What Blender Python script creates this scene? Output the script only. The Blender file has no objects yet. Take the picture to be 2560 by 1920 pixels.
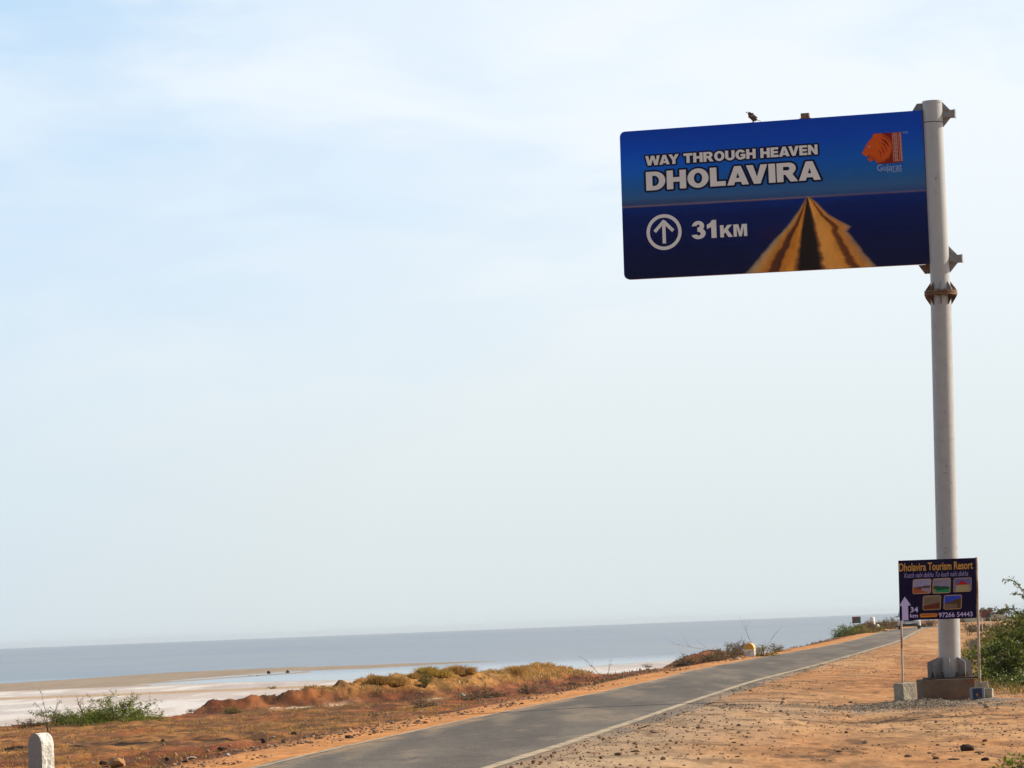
import bpy, bmesh, math, random
import numpy as np
from mathutils import Vector, Matrix, Euler

random.seed(7); rng = np.random.default_rng(7)
R = math.radians
scene = bpy.context.scene
C = scene.collection

# ------------------------------------------------------------------ camera
F = 3400.0                                    # focal length in pixels of a 1024 wide picture
CAM = Vector((0, 0, 1.6))
PITCH, ROLL = R(4.098), R(-2.262)
cam_d = bpy.data.cameras.new('camera'); cam = bpy.data.objects.new('camera', cam_d); C.objects.link(cam)
cam_d.sensor_width = 36; cam_d.lens = F / 1024 * 36
cam_d.clip_start = 0.5; cam_d.clip_end = 120000
CM = Matrix.Rotation(R(90) + PITCH, 3, 'X') @ Matrix.Rotation(ROLL, 3, 'Z')
cam.location = CAM; cam.rotation_euler = CM.to_euler()
scene.camera = cam

# ------------------------------------------------------------------ light
SUN_EL, SUN_AZ = R(31), R(15)                 # azimuth: from +X turned towards +Y
sd = Vector((math.cos(SUN_EL) * math.cos(SUN_AZ), math.cos(SUN_EL) * math.sin(SUN_AZ), math.sin(SUN_EL)))
sun_d = bpy.data.lights.new('sun', 'SUN'); sun_d.energy = 5.0; sun_d.angle = R(0.6); sun_d.color = (1, 0.90, 0.76)
sun = bpy.data.objects.new('sun', sun_d); C.objects.link(sun); sun.location = (30, 20, 40)
sun.rotation_euler = sd.to_track_quat('Z', 'Y').to_euler()

world = bpy.data.worlds.new('World'); scene.world = world; world.use_nodes = True
wn, wl = world.node_tree.nodes, world.node_tree.links
wn.clear()
def N(nt, t, **kw):
    n = nt.nodes.new(t)
    for k, v in kw.items():
        if hasattr(n, k): setattr(n, k, v)
        else: n.inputs[k].default_value = v
    return n
nt = world.node_tree
out = N(nt, 'ShaderNodeOutputWorld'); bg = N(nt, 'ShaderNodeBackground'); bg.inputs['Strength'].default_value = 0.065
sky = N(nt, 'ShaderNodeTexSky'); sky.sky_type = 'NISHITA'; sky.sun_disc = False
sky.sun_elevation = SUN_EL; sky.sun_rotation = R(90) - SUN_AZ
sky.air_density = 1.0; sky.dust_density = 1.2; sky.ozone_density = 1.0
tc = N(nt, 'ShaderNodeTexCoord')
def cirrus(scale, sx, sz, detail, lo, hi, rot=0.0, dist=0.6, off=(0, 0, 0)):
    mp = N(nt, 'ShaderNodeMapping'); mp.inputs['Scale'].default_value = (sx, sx, sz)
    mp.inputs['Rotation'].default_value = (0, rot, 0); mp.inputs['Location'].default_value = off
    no = N(nt, 'ShaderNodeTexNoise'); no.inputs['Scale'].default_value = scale
    no.inputs['Detail'].default_value = detail; no.inputs['Roughness'].default_value = 0.52
    no.inputs['Distortion'].default_value = dist
    mr = N(nt, 'ShaderNodeMapRange'); mr.interpolation_type = 'SMOOTHSTEP'
    mr.inputs['From Min'].default_value = lo; mr.inputs['From Max'].default_value = hi
    wl.new(tc.outputs['Generated'], mp.inputs['Vector']); wl.new(mp.outputs[0], no.inputs['Vector'])
    wl.new(no.outputs[0], mr.inputs['Value'])
    return mr.outputs[0]
c1 = cirrus(5.0, 1.0, 4.2, 5, 0.36, 0.64, rot=0.25, off=(3.1, 0.4, 1.2))
c2 = cirrus(13.0, 1.0, 3.4, 5, 0.35, 0.75, rot=0.3, off=(1.0, 2.0, 0.3))
mx = N(nt, 'ShaderNodeMath', operation='MULTIPLY_ADD'); wl.new(c2, mx.inputs[0]); mx.inputs[1].default_value = 0.35
m1 = N(nt, 'ShaderNodeMath', operation='MULTIPLY'); wl.new(c1, m1.inputs[0]); m1.inputs[1].default_value = 0.6
wl.new(m1.outputs[0], mx.inputs[2])
sep = N(nt, 'ShaderNodeSeparateXYZ'); wl.new(tc.outputs['Generated'], sep.inputs[0])
# low haze veil: thicker air towards the horizon, all round
vz = N(nt, 'ShaderNodeMapRange'); vz.interpolation_type = 'SMOOTHSTEP'
vz.inputs['From Min'].default_value = 0.0; vz.inputs['From Max'].default_value = 0.24
vz.inputs['To Min'].default_value = 0.97; vz.inputs['To Max'].default_value = 0.10
wl.new(sep.outputs['Z'], vz.inputs['Value'])
# cloud cover grows toward the sun's side of the sky (+X)
vx = N(nt, 'ShaderNodeMapRange'); vx.inputs['From Min'].default_value = -0.15; vx.inputs['From Max'].default_value = 0.15
vx.inputs['To Min'].default_value = -0.16; vx.inputs['To Max'].default_value = 0.36
wl.new(sep.outputs['X'], vx.inputs['Value'])
om = N(nt, 'ShaderNodeMath', operation='SUBTRACT'); om.inputs[0].default_value = 1.0; wl.new(vz.outputs[0], om.inputs[1])
cl = N(nt, 'ShaderNodeMath', operation='MULTIPLY'); wl.new(mx.outputs[0], cl.inputs[0]); wl.new(om.outputs[0], cl.inputs[1])
ad = N(nt, 'ShaderNodeMath', operation='ADD'); wl.new(cl.outputs[0], ad.inputs[0]); wl.new(vz.outputs[0], ad.inputs[1])
ad2 = N(nt, 'ShaderNodeMath', operation='ADD'); ad2.use_clamp = True; wl.new(ad.outputs[0], ad2.inputs[0]); wl.new(vx.outputs[0], ad2.inputs[1])
# the clear upper sky: cloud thins out overhead
up_ = N(nt, 'ShaderNodeMapRange'); up_.interpolation_type = 'SMOOTHSTEP'; up_.inputs['From Min'].default_value = 0.24; up_.inputs['From Max'].default_value = 0.65
up_.inputs['To Min'].default_value = 0.84; up_.inputs['To Max'].default_value = 0.10; wl.new(sep.outputs['Z'], up_.inputs['Value'])
# haze scatters forward: the sky away from the sun and the sea, behind the camera, is clearer and deeper
bk_ = N(nt, 'ShaderNodeMapRange'); bk_.interpolation_type = 'SMOOTHSTEP'; bk_.inputs['From Min'].default_value = -0.75; bk_.inputs['From Max'].default_value = 0.85
bk_.inputs['To Min'].default_value = 0.42; bk_.inputs['To Max'].default_value = 1.0; wl.new(sep.outputs['Y'], bk_.inputs['Value'])
thin = N(nt, 'ShaderNodeMath', operation='MULTIPLY'); wl.new(bk_.outputs[0], thin.inputs[0]); wl.new(up_.outputs[0], thin.inputs[1])
hz = N(nt, 'ShaderNodeMapRange'); hz.interpolation_type = 'SMOOTHSTEP'; hz.inputs['From Min'].default_value = 0.0; hz.inputs['From Max'].default_value = 0.16
wl.new(sep.outputs['Z'], hz.inputs['Value'])
hc = N(nt, 'ShaderNodeMix'); hc.data_type = 'RGBA'; hc.inputs['A'].default_value = (10.2, 11.3, 11.7, 1); hc.inputs['B'].default_value = (12.7, 13.5, 14.2, 1)
wl.new(hz.outputs[0], hc.inputs['Factor'])
mixc = N(nt, 'ShaderNodeMix'); mixc.data_type = 'RGBA'
wl.new(thin.outputs[0], mixc.inputs['Factor']); wl.new(sky.outputs[0], mixc.inputs['A'])
veil = N(nt, 'ShaderNodeMix'); veil.data_type = 'RGBA'; veil.inputs['A'].default_value = (6.9, 10.0, 13.3, 1)
wl.new(ad2.outputs[0], veil.inputs['Factor']); wl.new(hc.outputs['Result'], veil.inputs['B']); wl.new(veil.outputs['Result'], mixc.inputs['B'])
wl.new(mixc.outputs['Result'], bg.inputs['Color']); wl.new(bg.outputs[0], out.inputs['Surface'])

scene.view_settings.view_transform = 'Standard'; scene.view_settings.look = 'None'
scene.view_settings.gamma = 1; scene.view_settings.use_curve_mapping = False
scene.view_settings.exposure = 0.3

# ------------------------------------------------------------------ helpers
def ray(sx, sy):
    """direction of a pixel of the 2560 wide photograph"""
    v = Vector(((sx / 2.5 - 512) / F, -(sy / 2.5 - 384) / F, -1))
    return CM @ v
def at(sx, sy, Y):
    d = ray(sx, sy); return CAM + d * (Y / d.y)
def onz(sx, sy, z=0.0):
    d = ray(sx, sy); return CAM + d * ((z - CAM.z) / d.z)

def lin(r, g, b, k=1.0):
    f = lambda c: ((c / 255) / 12.92 if c / 255 <= 0.04045 else ((c / 255 + 0.055) / 1.055) ** 2.4) * k
    return (f(r), f(g), f(b))

def tag(o, label=None, cat=None, group=None, kind=None):
    if label: o['label'] = label
    if cat: o['category'] = cat
    if group: o['group'] = group
    if kind: o['kind'] = kind
    return o
def empty(name, loc=(0, 0, 0), rot=(0, 0, 0)):
    o = bpy.data.objects.new(name, None); C.objects.link(o); o.location = loc; o.rotation_euler = rot
    o.empty_display_size = 0.2
    return o

class MB:
    def __init__(s): s.v = []; s.f = []; s.m = []; s.smooth = []
    def add(s, vs, fs, mi=0, sm=False):
        b = len(s.v); s.v += [tuple(p) for p in vs]
        for f in fs: s.f.append(tuple(b + i for i in f)); s.m.append(mi); s.smooth.append(sm)
    def box(s, c, d, M=None, mi=0, bev=0.0):
        cx, cy, cz = c; x, y, z = d[0] / 2, d[1] / 2, d[2] / 2
        if bev > 0:
            bm = bmesh.new(); bmesh.ops.create_cube(bm, size=1)
            for v in bm.verts: v.co = Vector((v.co.x * 2 * x, v.co.y * 2 * y, v.co.z * 2 * z))
            bmesh.ops.bevel(bm, geom=bm.edges[:], offset=bev, segments=2, affect='EDGES', profile=0.5)
            bm.verts.index_update()
            vs = [v.co.copy() for v in bm.verts]; fs = [[v.index for v in f.verts] for f in bm.faces]; bm.free()
            vs = [Vector((cx, cy, cz)) + v for v in vs]
        else:
            vs = [Vector((cx + a * x, cy + b * y, cz + e * z)) for a in (-1, 1) for b in (-1, 1) for e in (-1, 1)]
            fs = [(0, 1, 3, 2), (4, 6, 7, 5), (0, 4, 5, 1), (2, 3, 7, 6), (0, 2, 6, 4), (1, 5, 7, 3)]
        if M is not None: vs = [M @ v for v in vs]
        s.add(vs, fs, mi)
    def tube(s, pts, rad, n=8, mi=0, cap=True, sm=True):
        pts = [Vector(p) for p in pts]
        if not hasattr(rad, '__len__'): rad = [rad] * len(pts)
        rings = []; vs = []; up = Vector((0.13, 0.21, 1)).normalized()
        for i, p in enumerate(pts):
            t = (pts[min(i + 1, len(pts) - 1)] - pts[max(i - 1, 0)]).normalized()
            a = t.cross(up)
            if a.length < 0.05: a = t.cross(Vector((1, 0, 0)))
            a.normalize(); b = t.cross(a)
            for k in range(n):
                an = 2 * math.pi * k / n
                vs.append(p + (a * math.cos(an) + b * math.sin(an)) * rad[i])
        fs = []
        for i in range(len(pts) - 1):
            for k in range(n):
                k2 = (k + 1) % n
                fs.append((i * n + k, i * n + k2, (i + 1) * n + k2, (i + 1) * n + k))
        s.add(vs, fs, mi, sm)
        if cap:
            s.add([vs[k] for k in range(n)], [tuple(range(n))[::-1]], mi); s.add([vs[(len(pts) - 1) * n + k] for k in range(n)], [tuple(range(n))], mi)
    def lathe(s, prof, n=32, mi=0, M=None, sm=True):
        vs = []
        for r, z in prof:
            for k in range(n):
                a = 2 * math.pi * k / n; vs.append(Vector((r * math.cos(a), r * math.sin(a), z)))
        if M is not None: vs = [M @ v for v in vs]
        fs = []
        for i in range(len(prof) - 1):
            for k in range(n):
                k2 = (k + 1) % n; fs.append((i * n + k, i * n + k2, (i + 1) * n + k2, (i + 1) * n + k))
        s.add(vs, fs, mi, sm)
    def prism(s, poly, ax, d, mi=0):
        """poly: list of Vector, extruded by vector d"""
        n = len(poly); vs = [Vector(p) for p in poly] + [Vector(p) + Vector(d) for p in poly]
        fs = [tuple(range(n))[::-1], tuple(range(n, 2 * n))] + [(i, (i + 1) % n, n + (i + 1) % n, n + i) for i in range(n)]
        s.add(vs, fs, mi)
    def build(s, name, mats, parent=None, col=None):
        me = bpy.data.meshes.new(name); me.from_pydata(s.v, [], s.f)
        if not isinstance(mats, (list, tuple)): mats = [mats]
        for m in mats: me.materials.append(m)
        me.polygons.foreach_set('material_index', s.m); me.polygons.foreach_set('use_smooth', s.smooth)
        me.update()
        o = bpy.data.objects.new(name, me); C.objects.link(o)
        if parent: o.parent = parent
        return o

def np_mesh(name, V, Fa, mats, parent=None, smooth=False, col=None, mi=None):
    """V (n,3), Fa (m,k) arrays"""
    me = bpy.data.meshes.new(name); m, k = Fa.shape
    me.vertices.add(len(V)); me.vertices.foreach_set('co', np.ascontiguousarray(V, dtype=np.float32).ravel())
    me.loops.add(m * k); me.loops.foreach_set('vertex_index', Fa.astype(np.int32).ravel())
    me.polygons.add(m); me.polygons.foreach_set('loop_start', np.arange(m, dtype=np.int32) * k)
    me.polygons.foreach_set('loop_total', np.full(m, k, dtype=np.int32))
    me.polygons.foreach_set('use_smooth', np.full(m, smooth))
    if not isinstance(mats, (list, tuple)): mats = [mats]
    for x in mats: me.materials.append(x)
    if mi is not None: me.polygons.foreach_set('material_index', mi.astype(np.int32))
    me.update(calc_edges=True)
    if col is not None:
        a = me.color_attributes.new('Col', 'FLOAT_COLOR', 'POINT')
        c4 = np.ones((len(V), 4), dtype=np.float32); c4[:, :3] = col; a.data.foreach_set('color', c4.ravel())
    o = bpy.data.objects.new(name, me); C.objects.link(o)
    if parent: o.parent = parent
    return o

def copy_tree(o, parent=None):
    c = o.copy(); C.objects.link(c)
    if parent: c.parent = parent
    for ch in list(o.children): copy_tree(ch, c)
    return c

# value noise in numpy
_perm = np.random.default_rng(3).random((256, 256))
def vnoise(x, y):
    xi = np.floor(x).astype(int); yi = np.floor(y).astype(int); fx = x - xi; fy = y - yi
    fx = fx * fx * (3 - 2 * fx); fy = fy * fy * (3 - 2 * fy)
    g = lambda a, b: _perm[a % 256, b % 256]
    return (g(xi, yi) * (1 - fx) + g(xi + 1, yi) * fx) * (1 - fy) + (g(xi, yi + 1) * (1 - fx) + g(xi + 1, yi + 1) * fx) * fy
def fbm(x, y, o=4):
    s = 0; a = 0.5; t = 0
    for i in range(o):
        s = s + a * vnoise(x * 2 ** i + 17.3 * i, y * 2 ** i + 5.1 * i); t += a; a *= 0.5
    return s / t                                      # 0..1
def sst(a, b, x):
    t = np.clip((x - a) / (b - a), 0, 1); return t * t * (3 - 2 * t)

# ------------------------------------------------------------------ materials
def mat(name, base=(0.5, 0.5, 0.5), rough=0.7, metal=0.0, vary=0.0, vscale=5.0, bump=0.0, bscale=20.0, dirt=None, dirt_scale=3.0,
        dirt_lo=0.5, dirt_hi=0.7, vcol=False, spec=0.5, stretch=(1, 1, 1), trans=0.0, two=None):
    m = bpy.data.materials.new(name); m.use_nodes = True; t = m.node_tree; n, l = t.nodes, t.links
    p = n['Principled BSDF']; p.inputs['Roughness'].default_value = rough; p.inputs['Metallic'].default_value = metal
    p.inputs['Specular IOR Level'].default_value = spec
    geo = N(t, 'ShaderNodeTexCoord'); mp = N(t, 'ShaderNodeMapping'); mp.inputs['Scale'].default_value = stretch
    l.new(geo.outputs['Object'], mp.inputs['Vector'])
    if vcol:
        a = N(t, 'ShaderNodeAttribute'); a.attribute_name = 'Col'; cur = a.outputs['Color']
    else:
        rgb = N(t, 'ShaderNodeRGB'); rgb.outputs[0].default_value = (*base, 1); cur = rgb.outputs[0]
    if two is not None:
        oi = N(t, 'ShaderNodeNewGeometry'); mm = N(t, 'ShaderNodeMix'); mm.data_type = 'RGBA'
        l.new(oi.outputs['Random Per Island'], mm.inputs['Factor']); l.new(cur, mm.inputs['A']); mm.inputs['B'].default_value = (*two, 1)
        cur = mm.outputs['Result']
    if vary:
        no = N(t, 'ShaderNodeTexNoise'); no.inputs['Scale'].default_value = vscale; no.inputs['Detail'].default_value = 6; no.inputs['Roughness'].default_value = 0.65
        l.new(mp.outputs[0], no.inputs['Vector'])
        mr = N(t, 'ShaderNodeMapRange'); mr.inputs['From Min'].default_value = 0.25; mr.inputs['From Max'].default_value = 0.75
        mr.inputs['To Min'].default_value = 1 - vary; mr.inputs['To Max'].default_value = 1 + vary
        l.new(no.outputs[0], mr.inputs['Value'])
        mu = N(t, 'ShaderNodeVectorMath', operation='SCALE'); l.new(cur, mu.inputs[0]); l.new(mr.outputs[0], mu.inputs['Scale']); cur = mu.outputs[0]
    if dirt is not None:
        no = N(t, 'ShaderNodeTexNoise'); no.inputs['Scale'].default_value = dirt_scale; no.inputs['Detail'].default_value = 8; no.inputs['Roughness'].default_value = 0.7
        l.new(mp.outputs[0], no.inputs['Vector'])
        mr = N(t, 'ShaderNodeMapRange'); mr.inputs['From Min'].default_value = dirt_lo; mr.inputs['From Max'].default_value = dirt_hi
        l.new(no.outputs[0], mr.inputs['Value'])
        mm = N(t, 'ShaderNodeMix'); mm.data_type = 'RGBA'; l.new(mr.outputs[0], mm.inputs['Factor']); l.new(cur, mm.inputs['A']); mm.inputs['B'].default_value = (*dirt, 1)
        cur = mm.outputs['Result']
    l.new(cur, p.inputs['Base Color'])
    if bump:
        no = N(t, 'ShaderNodeTexNoise'); no.inputs['Scale'].default_value = bscale; no.inputs['Detail'].default_value = 6
        l.new(mp.outputs[0], no.inputs['Vector'])
        b = N(t, 'ShaderNodeBump'); b.inputs['Strength'].default_value = 1; b.inputs['Distance'].default_value = bump
        l.new(no.outputs[0], b.inputs['Height']); l.new(b.outputs[0], p.inputs['Normal'])
    if trans:
        tr = N(t, 'ShaderNodeBsdfTranslucent'); ms = N(t, 'ShaderNodeMixShader'); ms.inputs[0].default_value = trans
        l.new(cur, tr.inputs['Color']); l.new(p.outputs[0], ms.inputs[1]); l.new(tr.outputs[0], ms.inputs[2]); l.new(ms.outputs[0], n['Material Output'].inputs['Surface'])
    return m

M_ground = mat('ground_soil', vcol=True, rough=0.95, vary=0.22, vscale=2.2, bump=0.03, bscale=5.0, spec=0.15, stretch=(1.6, 0.8, 1))
M_asphalt = mat('asphalt', vcol=True, rough=0.8, vary=0.30, vscale=9, bump=0.010, bscale=22, spec=0.3, stretch=(1, 0.35, 1))
M_line = mat('faded_road_paint', (0.50, 0.38, 0.23), 0.8, vary=0.15, vscale=8, dirt=(0.17, 0.14, 0.11), dirt_scale=2.6, dirt_lo=0.45, dirt_hi=0.66)
M_line2 = mat('worn_road_paint', (0.40, 0.33, 0.23), 0.8, vary=0.15, vscale=8, dirt=(0.15, 0.125, 0.10), dirt_scale=1.5, dirt_lo=0.50, dirt_hi=0.68)
M_pole = mat('grey_painted_steel', (0.45, 0.45, 0.44), 0.36, vary=0.08, vscale=3, dirt=(0.13, 0.07, 0.035), dirt_scale=7, dirt_lo=0.64, dirt_hi=0.70, bump=0.001, bscale=30, stretch=(1, 1, 0.5))
M_polelow = mat('grey_pitted_steel', (0.42, 0.42, 0.41), 0.42, vary=0.10, vscale=6, dirt=(0.12, 0.08, 0.05), dirt_scale=13, dirt_lo=0.62, dirt_hi=0.68, bump=0.003, bscale=60)
M_rust = mat('rusty_steel', (0.17, 0.09, 0.045), 0.85, vary=0.35, vscale=12, dirt=(0.33, 0.25, 0.17), dirt_scale=9, dirt_lo=0.55, dirt_hi=0.68)
M_rustd = mat('dark_rusty_steel', (0.075, 0.035, 0.018), 0.85, vary=0.3, vscale=8)
M_gusset = mat('grey_gusset_paint', (0.26, 0.25, 0.24), 0.55, vary=0.15, vscale=8, dirt=(0.14, 0.07, 0.03), dirt_scale=6, dirt_lo=0.55, dirt_hi=0.66)
M_concd = mat('dark_stained_concrete', (0.135, 0.105, 0.075), 0.95, vary=0.3, vscale=5, dirt=(0.20, 0.075, 0.025), dirt_scale=2.2, dirt_lo=0.56, dirt_hi=0.68, bump=0.02, bscale=14)
M_conc = mat('pale_cast_concrete', (0.38, 0.33, 0.245), 0.95, vary=0.22, vscale=9, dirt=(0.20, 0.18, 0.13), dirt_scale=7, dirt_lo=0.5, dirt_hi=0.7, bump=0.02, bscale=20)
M_print = mat('printed_sign_sheet', vcol=True, rough=0.42, spec=0.15, vary=0.04, vscale=3)
M_white = mat('printed_white', (0.88, 0.85, 0.80), 0.5, spec=0.15, vary=0.05, vscale=6)
M_navy = mat('printed_navy', lin(8, 8, 50, 1.2), 0.5, spec=0.15)
M_orange = mat('printed_orange', lin(205, 82, 10, 1.25), 0.5, spec=0.15, vary=0.08, vscale=20)
M_redbr = mat('printed_brick_red', lin(130, 28, 8, 1.2), 0.5, spec=0.15)
M_pink = mat('printed_pale_pink', lin(225, 160, 140, 1.1), 0.5, spec=0.15)
M_pale = mat('printed_pale_blue', lin(150, 175, 215, 1.1), 0.5, spec=0.15)
M_gold = mat('printed_gold', lin(176, 132, 62, 1.35), 0.5, spec=0.15, vary=0.1, vscale=30)
M_lilac = mat('printed_lilac', lin(178, 165, 205, 1.4), 0.5, spec=0.15)
M_script = mat('printed_script', lin(140, 130, 180, 1.2), 0.5, spec=0.15)
M_signback = mat('sign_back_steel', (0.20, 0.19, 0.18), 0.6, vary=0.1, vscale=3)
M_rim = mat('brown_sign_rim', (0.22, 0.12, 0.06), 0.7, vary=0.25, vscale=8)
M_post = mat('rusting_cream_post', (0.52, 0.40, 0.30), 0.8, vary=0.15, vscale=10, dirt=(0.22, 0.09, 0.035), dirt_scale=6, dirt_lo=0.47, dirt_hi=0.6, stretch=(1, 1, 0.5))
M_wstone = mat('whitewashed_stone', (0.82, 0.79, 0.68), 0.9, vary=0.08, vscale=10, dirt=(0.40, 0.27, 0.14), dirt_scale=18, dirt_lo=0.58, dirt_hi=0.66, bump=0.02, bscale=22)
M_gstone = mat('grey_shaded_face', (0.36, 0.325, 0.285), 0.95, vary=0.12, vscale=12, dirt=(0.20, 0.15, 0.11), dirt_scale=9, dirt_lo=0.6, dirt_hi=0.72, bump=0.01, bscale=30)  # grey holds the shade on the white kilometre stone's face
M_yellow = mat('yellow_stone_paint', (0.62, 0.33, 0.05), 0.8, vary=0.12, vscale=10)
M_rock = mat('pale_rock', (0.50, 0.36, 0.24), 0.95, vary=0.3, vscale=6, bump=0.02, bscale=12)
M_rockw = mat('white_rock', (0.68, 0.60, 0.50), 0.95, vary=0.2, vscale=6, bump=0.02, bscale=12)
M_rockd = mat('dark_clod', (0.085, 0.045, 0.028), 0.98, vary=0.4, vscale=8, bump=0.03, bscale=14)
M_rocko = mat('orange_rock', (0.52, 0.25, 0.10), 0.95, vary=0.3, vscale=6, bump=0.02, bscale=12)
M_grav = mat('grey_gravel', (0.11, 0.09, 0.07), 0.95, two=(0.36, 0.27, 0.18), vary=0.2, vscale=3)
M_peb = mat('brown_pebbles', (0.13, 0.065, 0.035), 0.95, two=(0.42, 0.25, 0.14), vary=0.2, vscale=3)
M_bark = mat('thorn_bark', (0.13, 0.09, 0.06), 0.95, vary=0.3, vscale=10)
M_twig = mat('dry_twig', (0.24, 0.17, 0.11), 0.95, vary=0.2, vscale=10)
M_leaf = mat('leaf_green', (0.12, 0.17, 0.02), 0.7, two=(0.26, 0.28, 0.05), trans=0.3, spec=0.15)
M_leafd = mat('leaf_dark_green', (0.055, 0.095, 0.010), 0.6, two=(0.21, 0.235, 0.040), trans=0.22, spec=0.2)
M_leafy = mat('leaf_olive', (0.15, 0.14, 0.028), 0.7, two=(0.27, 0.20, 0.06), trans=0.25, spec=0.15)
M_leafp = mat('leaf_sunlit_fleck', (0.50, 0.52, 0.36), 0.5, two=(0.6, 0.55, 0.42), trans=0.2)  # pale flecks: sunlight on leaves put into their colour, and flowers
M_grassy = mat('grass_golden', (0.40, 0.235, 0.075), 0.9, two=(0.60, 0.40, 0.15), trans=0.25, spec=0.1)
M_grassg = mat('grass_yellow', (0.40, 0.28, 0.06), 0.9, two=(0.58, 0.42, 0.12), trans=0.25, spec=0.1)
M_grasso = mat('grass_olive_brown', (0.33, 0.19, 0.05), 0.9, two=(0.48, 0.29, 0.09), trans=0.25, spec=0.1)
M_brush = mat('dry_brown_brush', (0.12, 0.075, 0.04), 0.9, two=(0.23, 0.17, 0.08), trans=0.2)
M_car = mat('silver_car_paint', (0.62, 0.62, 0.63), 0.3, metal=0.2)
M_black = mat('black_trim', (0.02, 0.02, 0.022), 0.6)
M_glass = mat('dark_window_glass', (0.02, 0.025, 0.03), 0.05, spec=0.8)
M_lamp = mat('headlamp_lens', (0.85, 0.85, 0.83), 0.12, spec=0.8)  # bright white base stands in for the sun glint on the lamp
M_bird = mat('brown_plumage', (0.10, 0.055, 0.035), 0.8, vary=0.3, vscale=40)
M_birdc = mat('buff_breast', (0.50, 0.30, 0.17), 0.8)
M_beak = mat('horn_beak', (0.20, 0.13, 0.05), 0.5)
M_bag = mat('blue_printed_tin', (0.012, 0.016, 0.06), 0.4, vary=0.2, vscale=10)
M_tin = mat('grey_tin', (0.24, 0.235, 0.24), 0.5)

# ------------------------------------------------------------------ the road's course (plan view), traced at road height
RZ = 0.15
Lp = [(626, 1920), (775, 1881), (875, 1861), (1141, 1802), (1400, 1750), (1589, 1710.6), (1742.5, 1672), (1878, 1647), (2059, 1615.6), (2131, 1600), (2200, 1582), (2242, 1572.4)]
Rp = [(1313, 1920), (1471, 1869), (1697, 1786), (1765, 1763), (1878, 1721), (2035, 1671), (2132, 1642), (2199, 1621), (2250, 1605.5), (2271.5, 1595.7), (2286, 1583), (2297, 1573.5)]
Wp = [(1222.6, 1920), (1412.5, 1862), (1607, 1796.5), (1720, 1757.5), (1878, 1705), (2104, 1647), (2200, 1617.5), (2247, 1604)]
def course(P):
    q = [onz(*p, RZ) for p in P]; return np.array([p.y for p in q]), np.array([p.x for p in q])
def smooth_course(P):
    y, x = course(P)
    yy = np.linspace(-30, 420, 451)
    sl0 = (x[2] - x[0]) / (y[2] - y[0])
    xx = np.interp(yy, y, x)
    xx = np.where(yy < y[0], x[0] + (yy - y[0]) * sl0, xx)
    sl = (x[-1] - x[-3]) / (y[-1] - y[-3])
    far = yy > y[-1]; xx = np.where(far, x[-1] + (yy - y[-1]) * sl + 0.0016 * (yy - y[-1]) ** 2, xx)
    k = np.hanning(15); k /= k.sum()
    sm = np.convolve(np.pad(xx, 7, mode='edge'), k, 'valid'); sm[:8] = xx[:8]; sm[-8:] = xx[-8:]
    return yy, sm
yC, xLc = smooth_course(Lp); _, xRc = smooth_course(Rp)
xWc = smooth_course(Wp)[1]
# keep a believable width far off
w = np.clip(xRc - xLc, 3.2, 3.9); mid = (xRc + xLc) / 2
far = sst(60, 110, yC); xLs = xLc * (1 - far) + (mid - w / 2) * far; xRs = xRc * (1 - far) + (mid + w / 2) * far
XL = lambda Y: np.interp(Y, yC, xLs); XR = lambda Y: np.interp(Y, yC, xRs)

def Yfar(X):
    return np.interp(X, [-200, -60, -12, -8.5, -6.5, -4, -1, 1.2, 2.9, 5.3, 8.2, 13.8, 20, 28.8, 34, 42, 60], [70, 76, 79.5, 81, 85, 90, 101, 112, 113.5, 127, 137, 172, 225, 296, 335, 400, 470])
RIDGE = [(-7.3, 82.5, 0.26), (-5.4, 84.3, 0.42), (-2.4, 91, 0.50), (-0.6, 98, 0.44), (0.7, 106, 0.36), (1.1, 109, 0.1)]
def ridge(X, Y):
    best = np.full(np.shape(X), 1e9); am = np.zeros(np.shape(X))
    for (x0, y0, a0), (x1, y1, a1) in zip(RIDGE[:-1], RIDGE[1:]):
        dx, dy = x1 - x0, y1 - y0; t = np.clip(((X - x0) * dx + (Y - y0) * dy) / (dx * dx + dy * dy), 0, 1)
        d = np.hypot(X - x0 - t * dx, Y - y0 - t * dy)
        am = np.where(d < best, a0 + (a1 - a0) * t, am); best = np.minimum(best, d)
    return best, am
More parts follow.
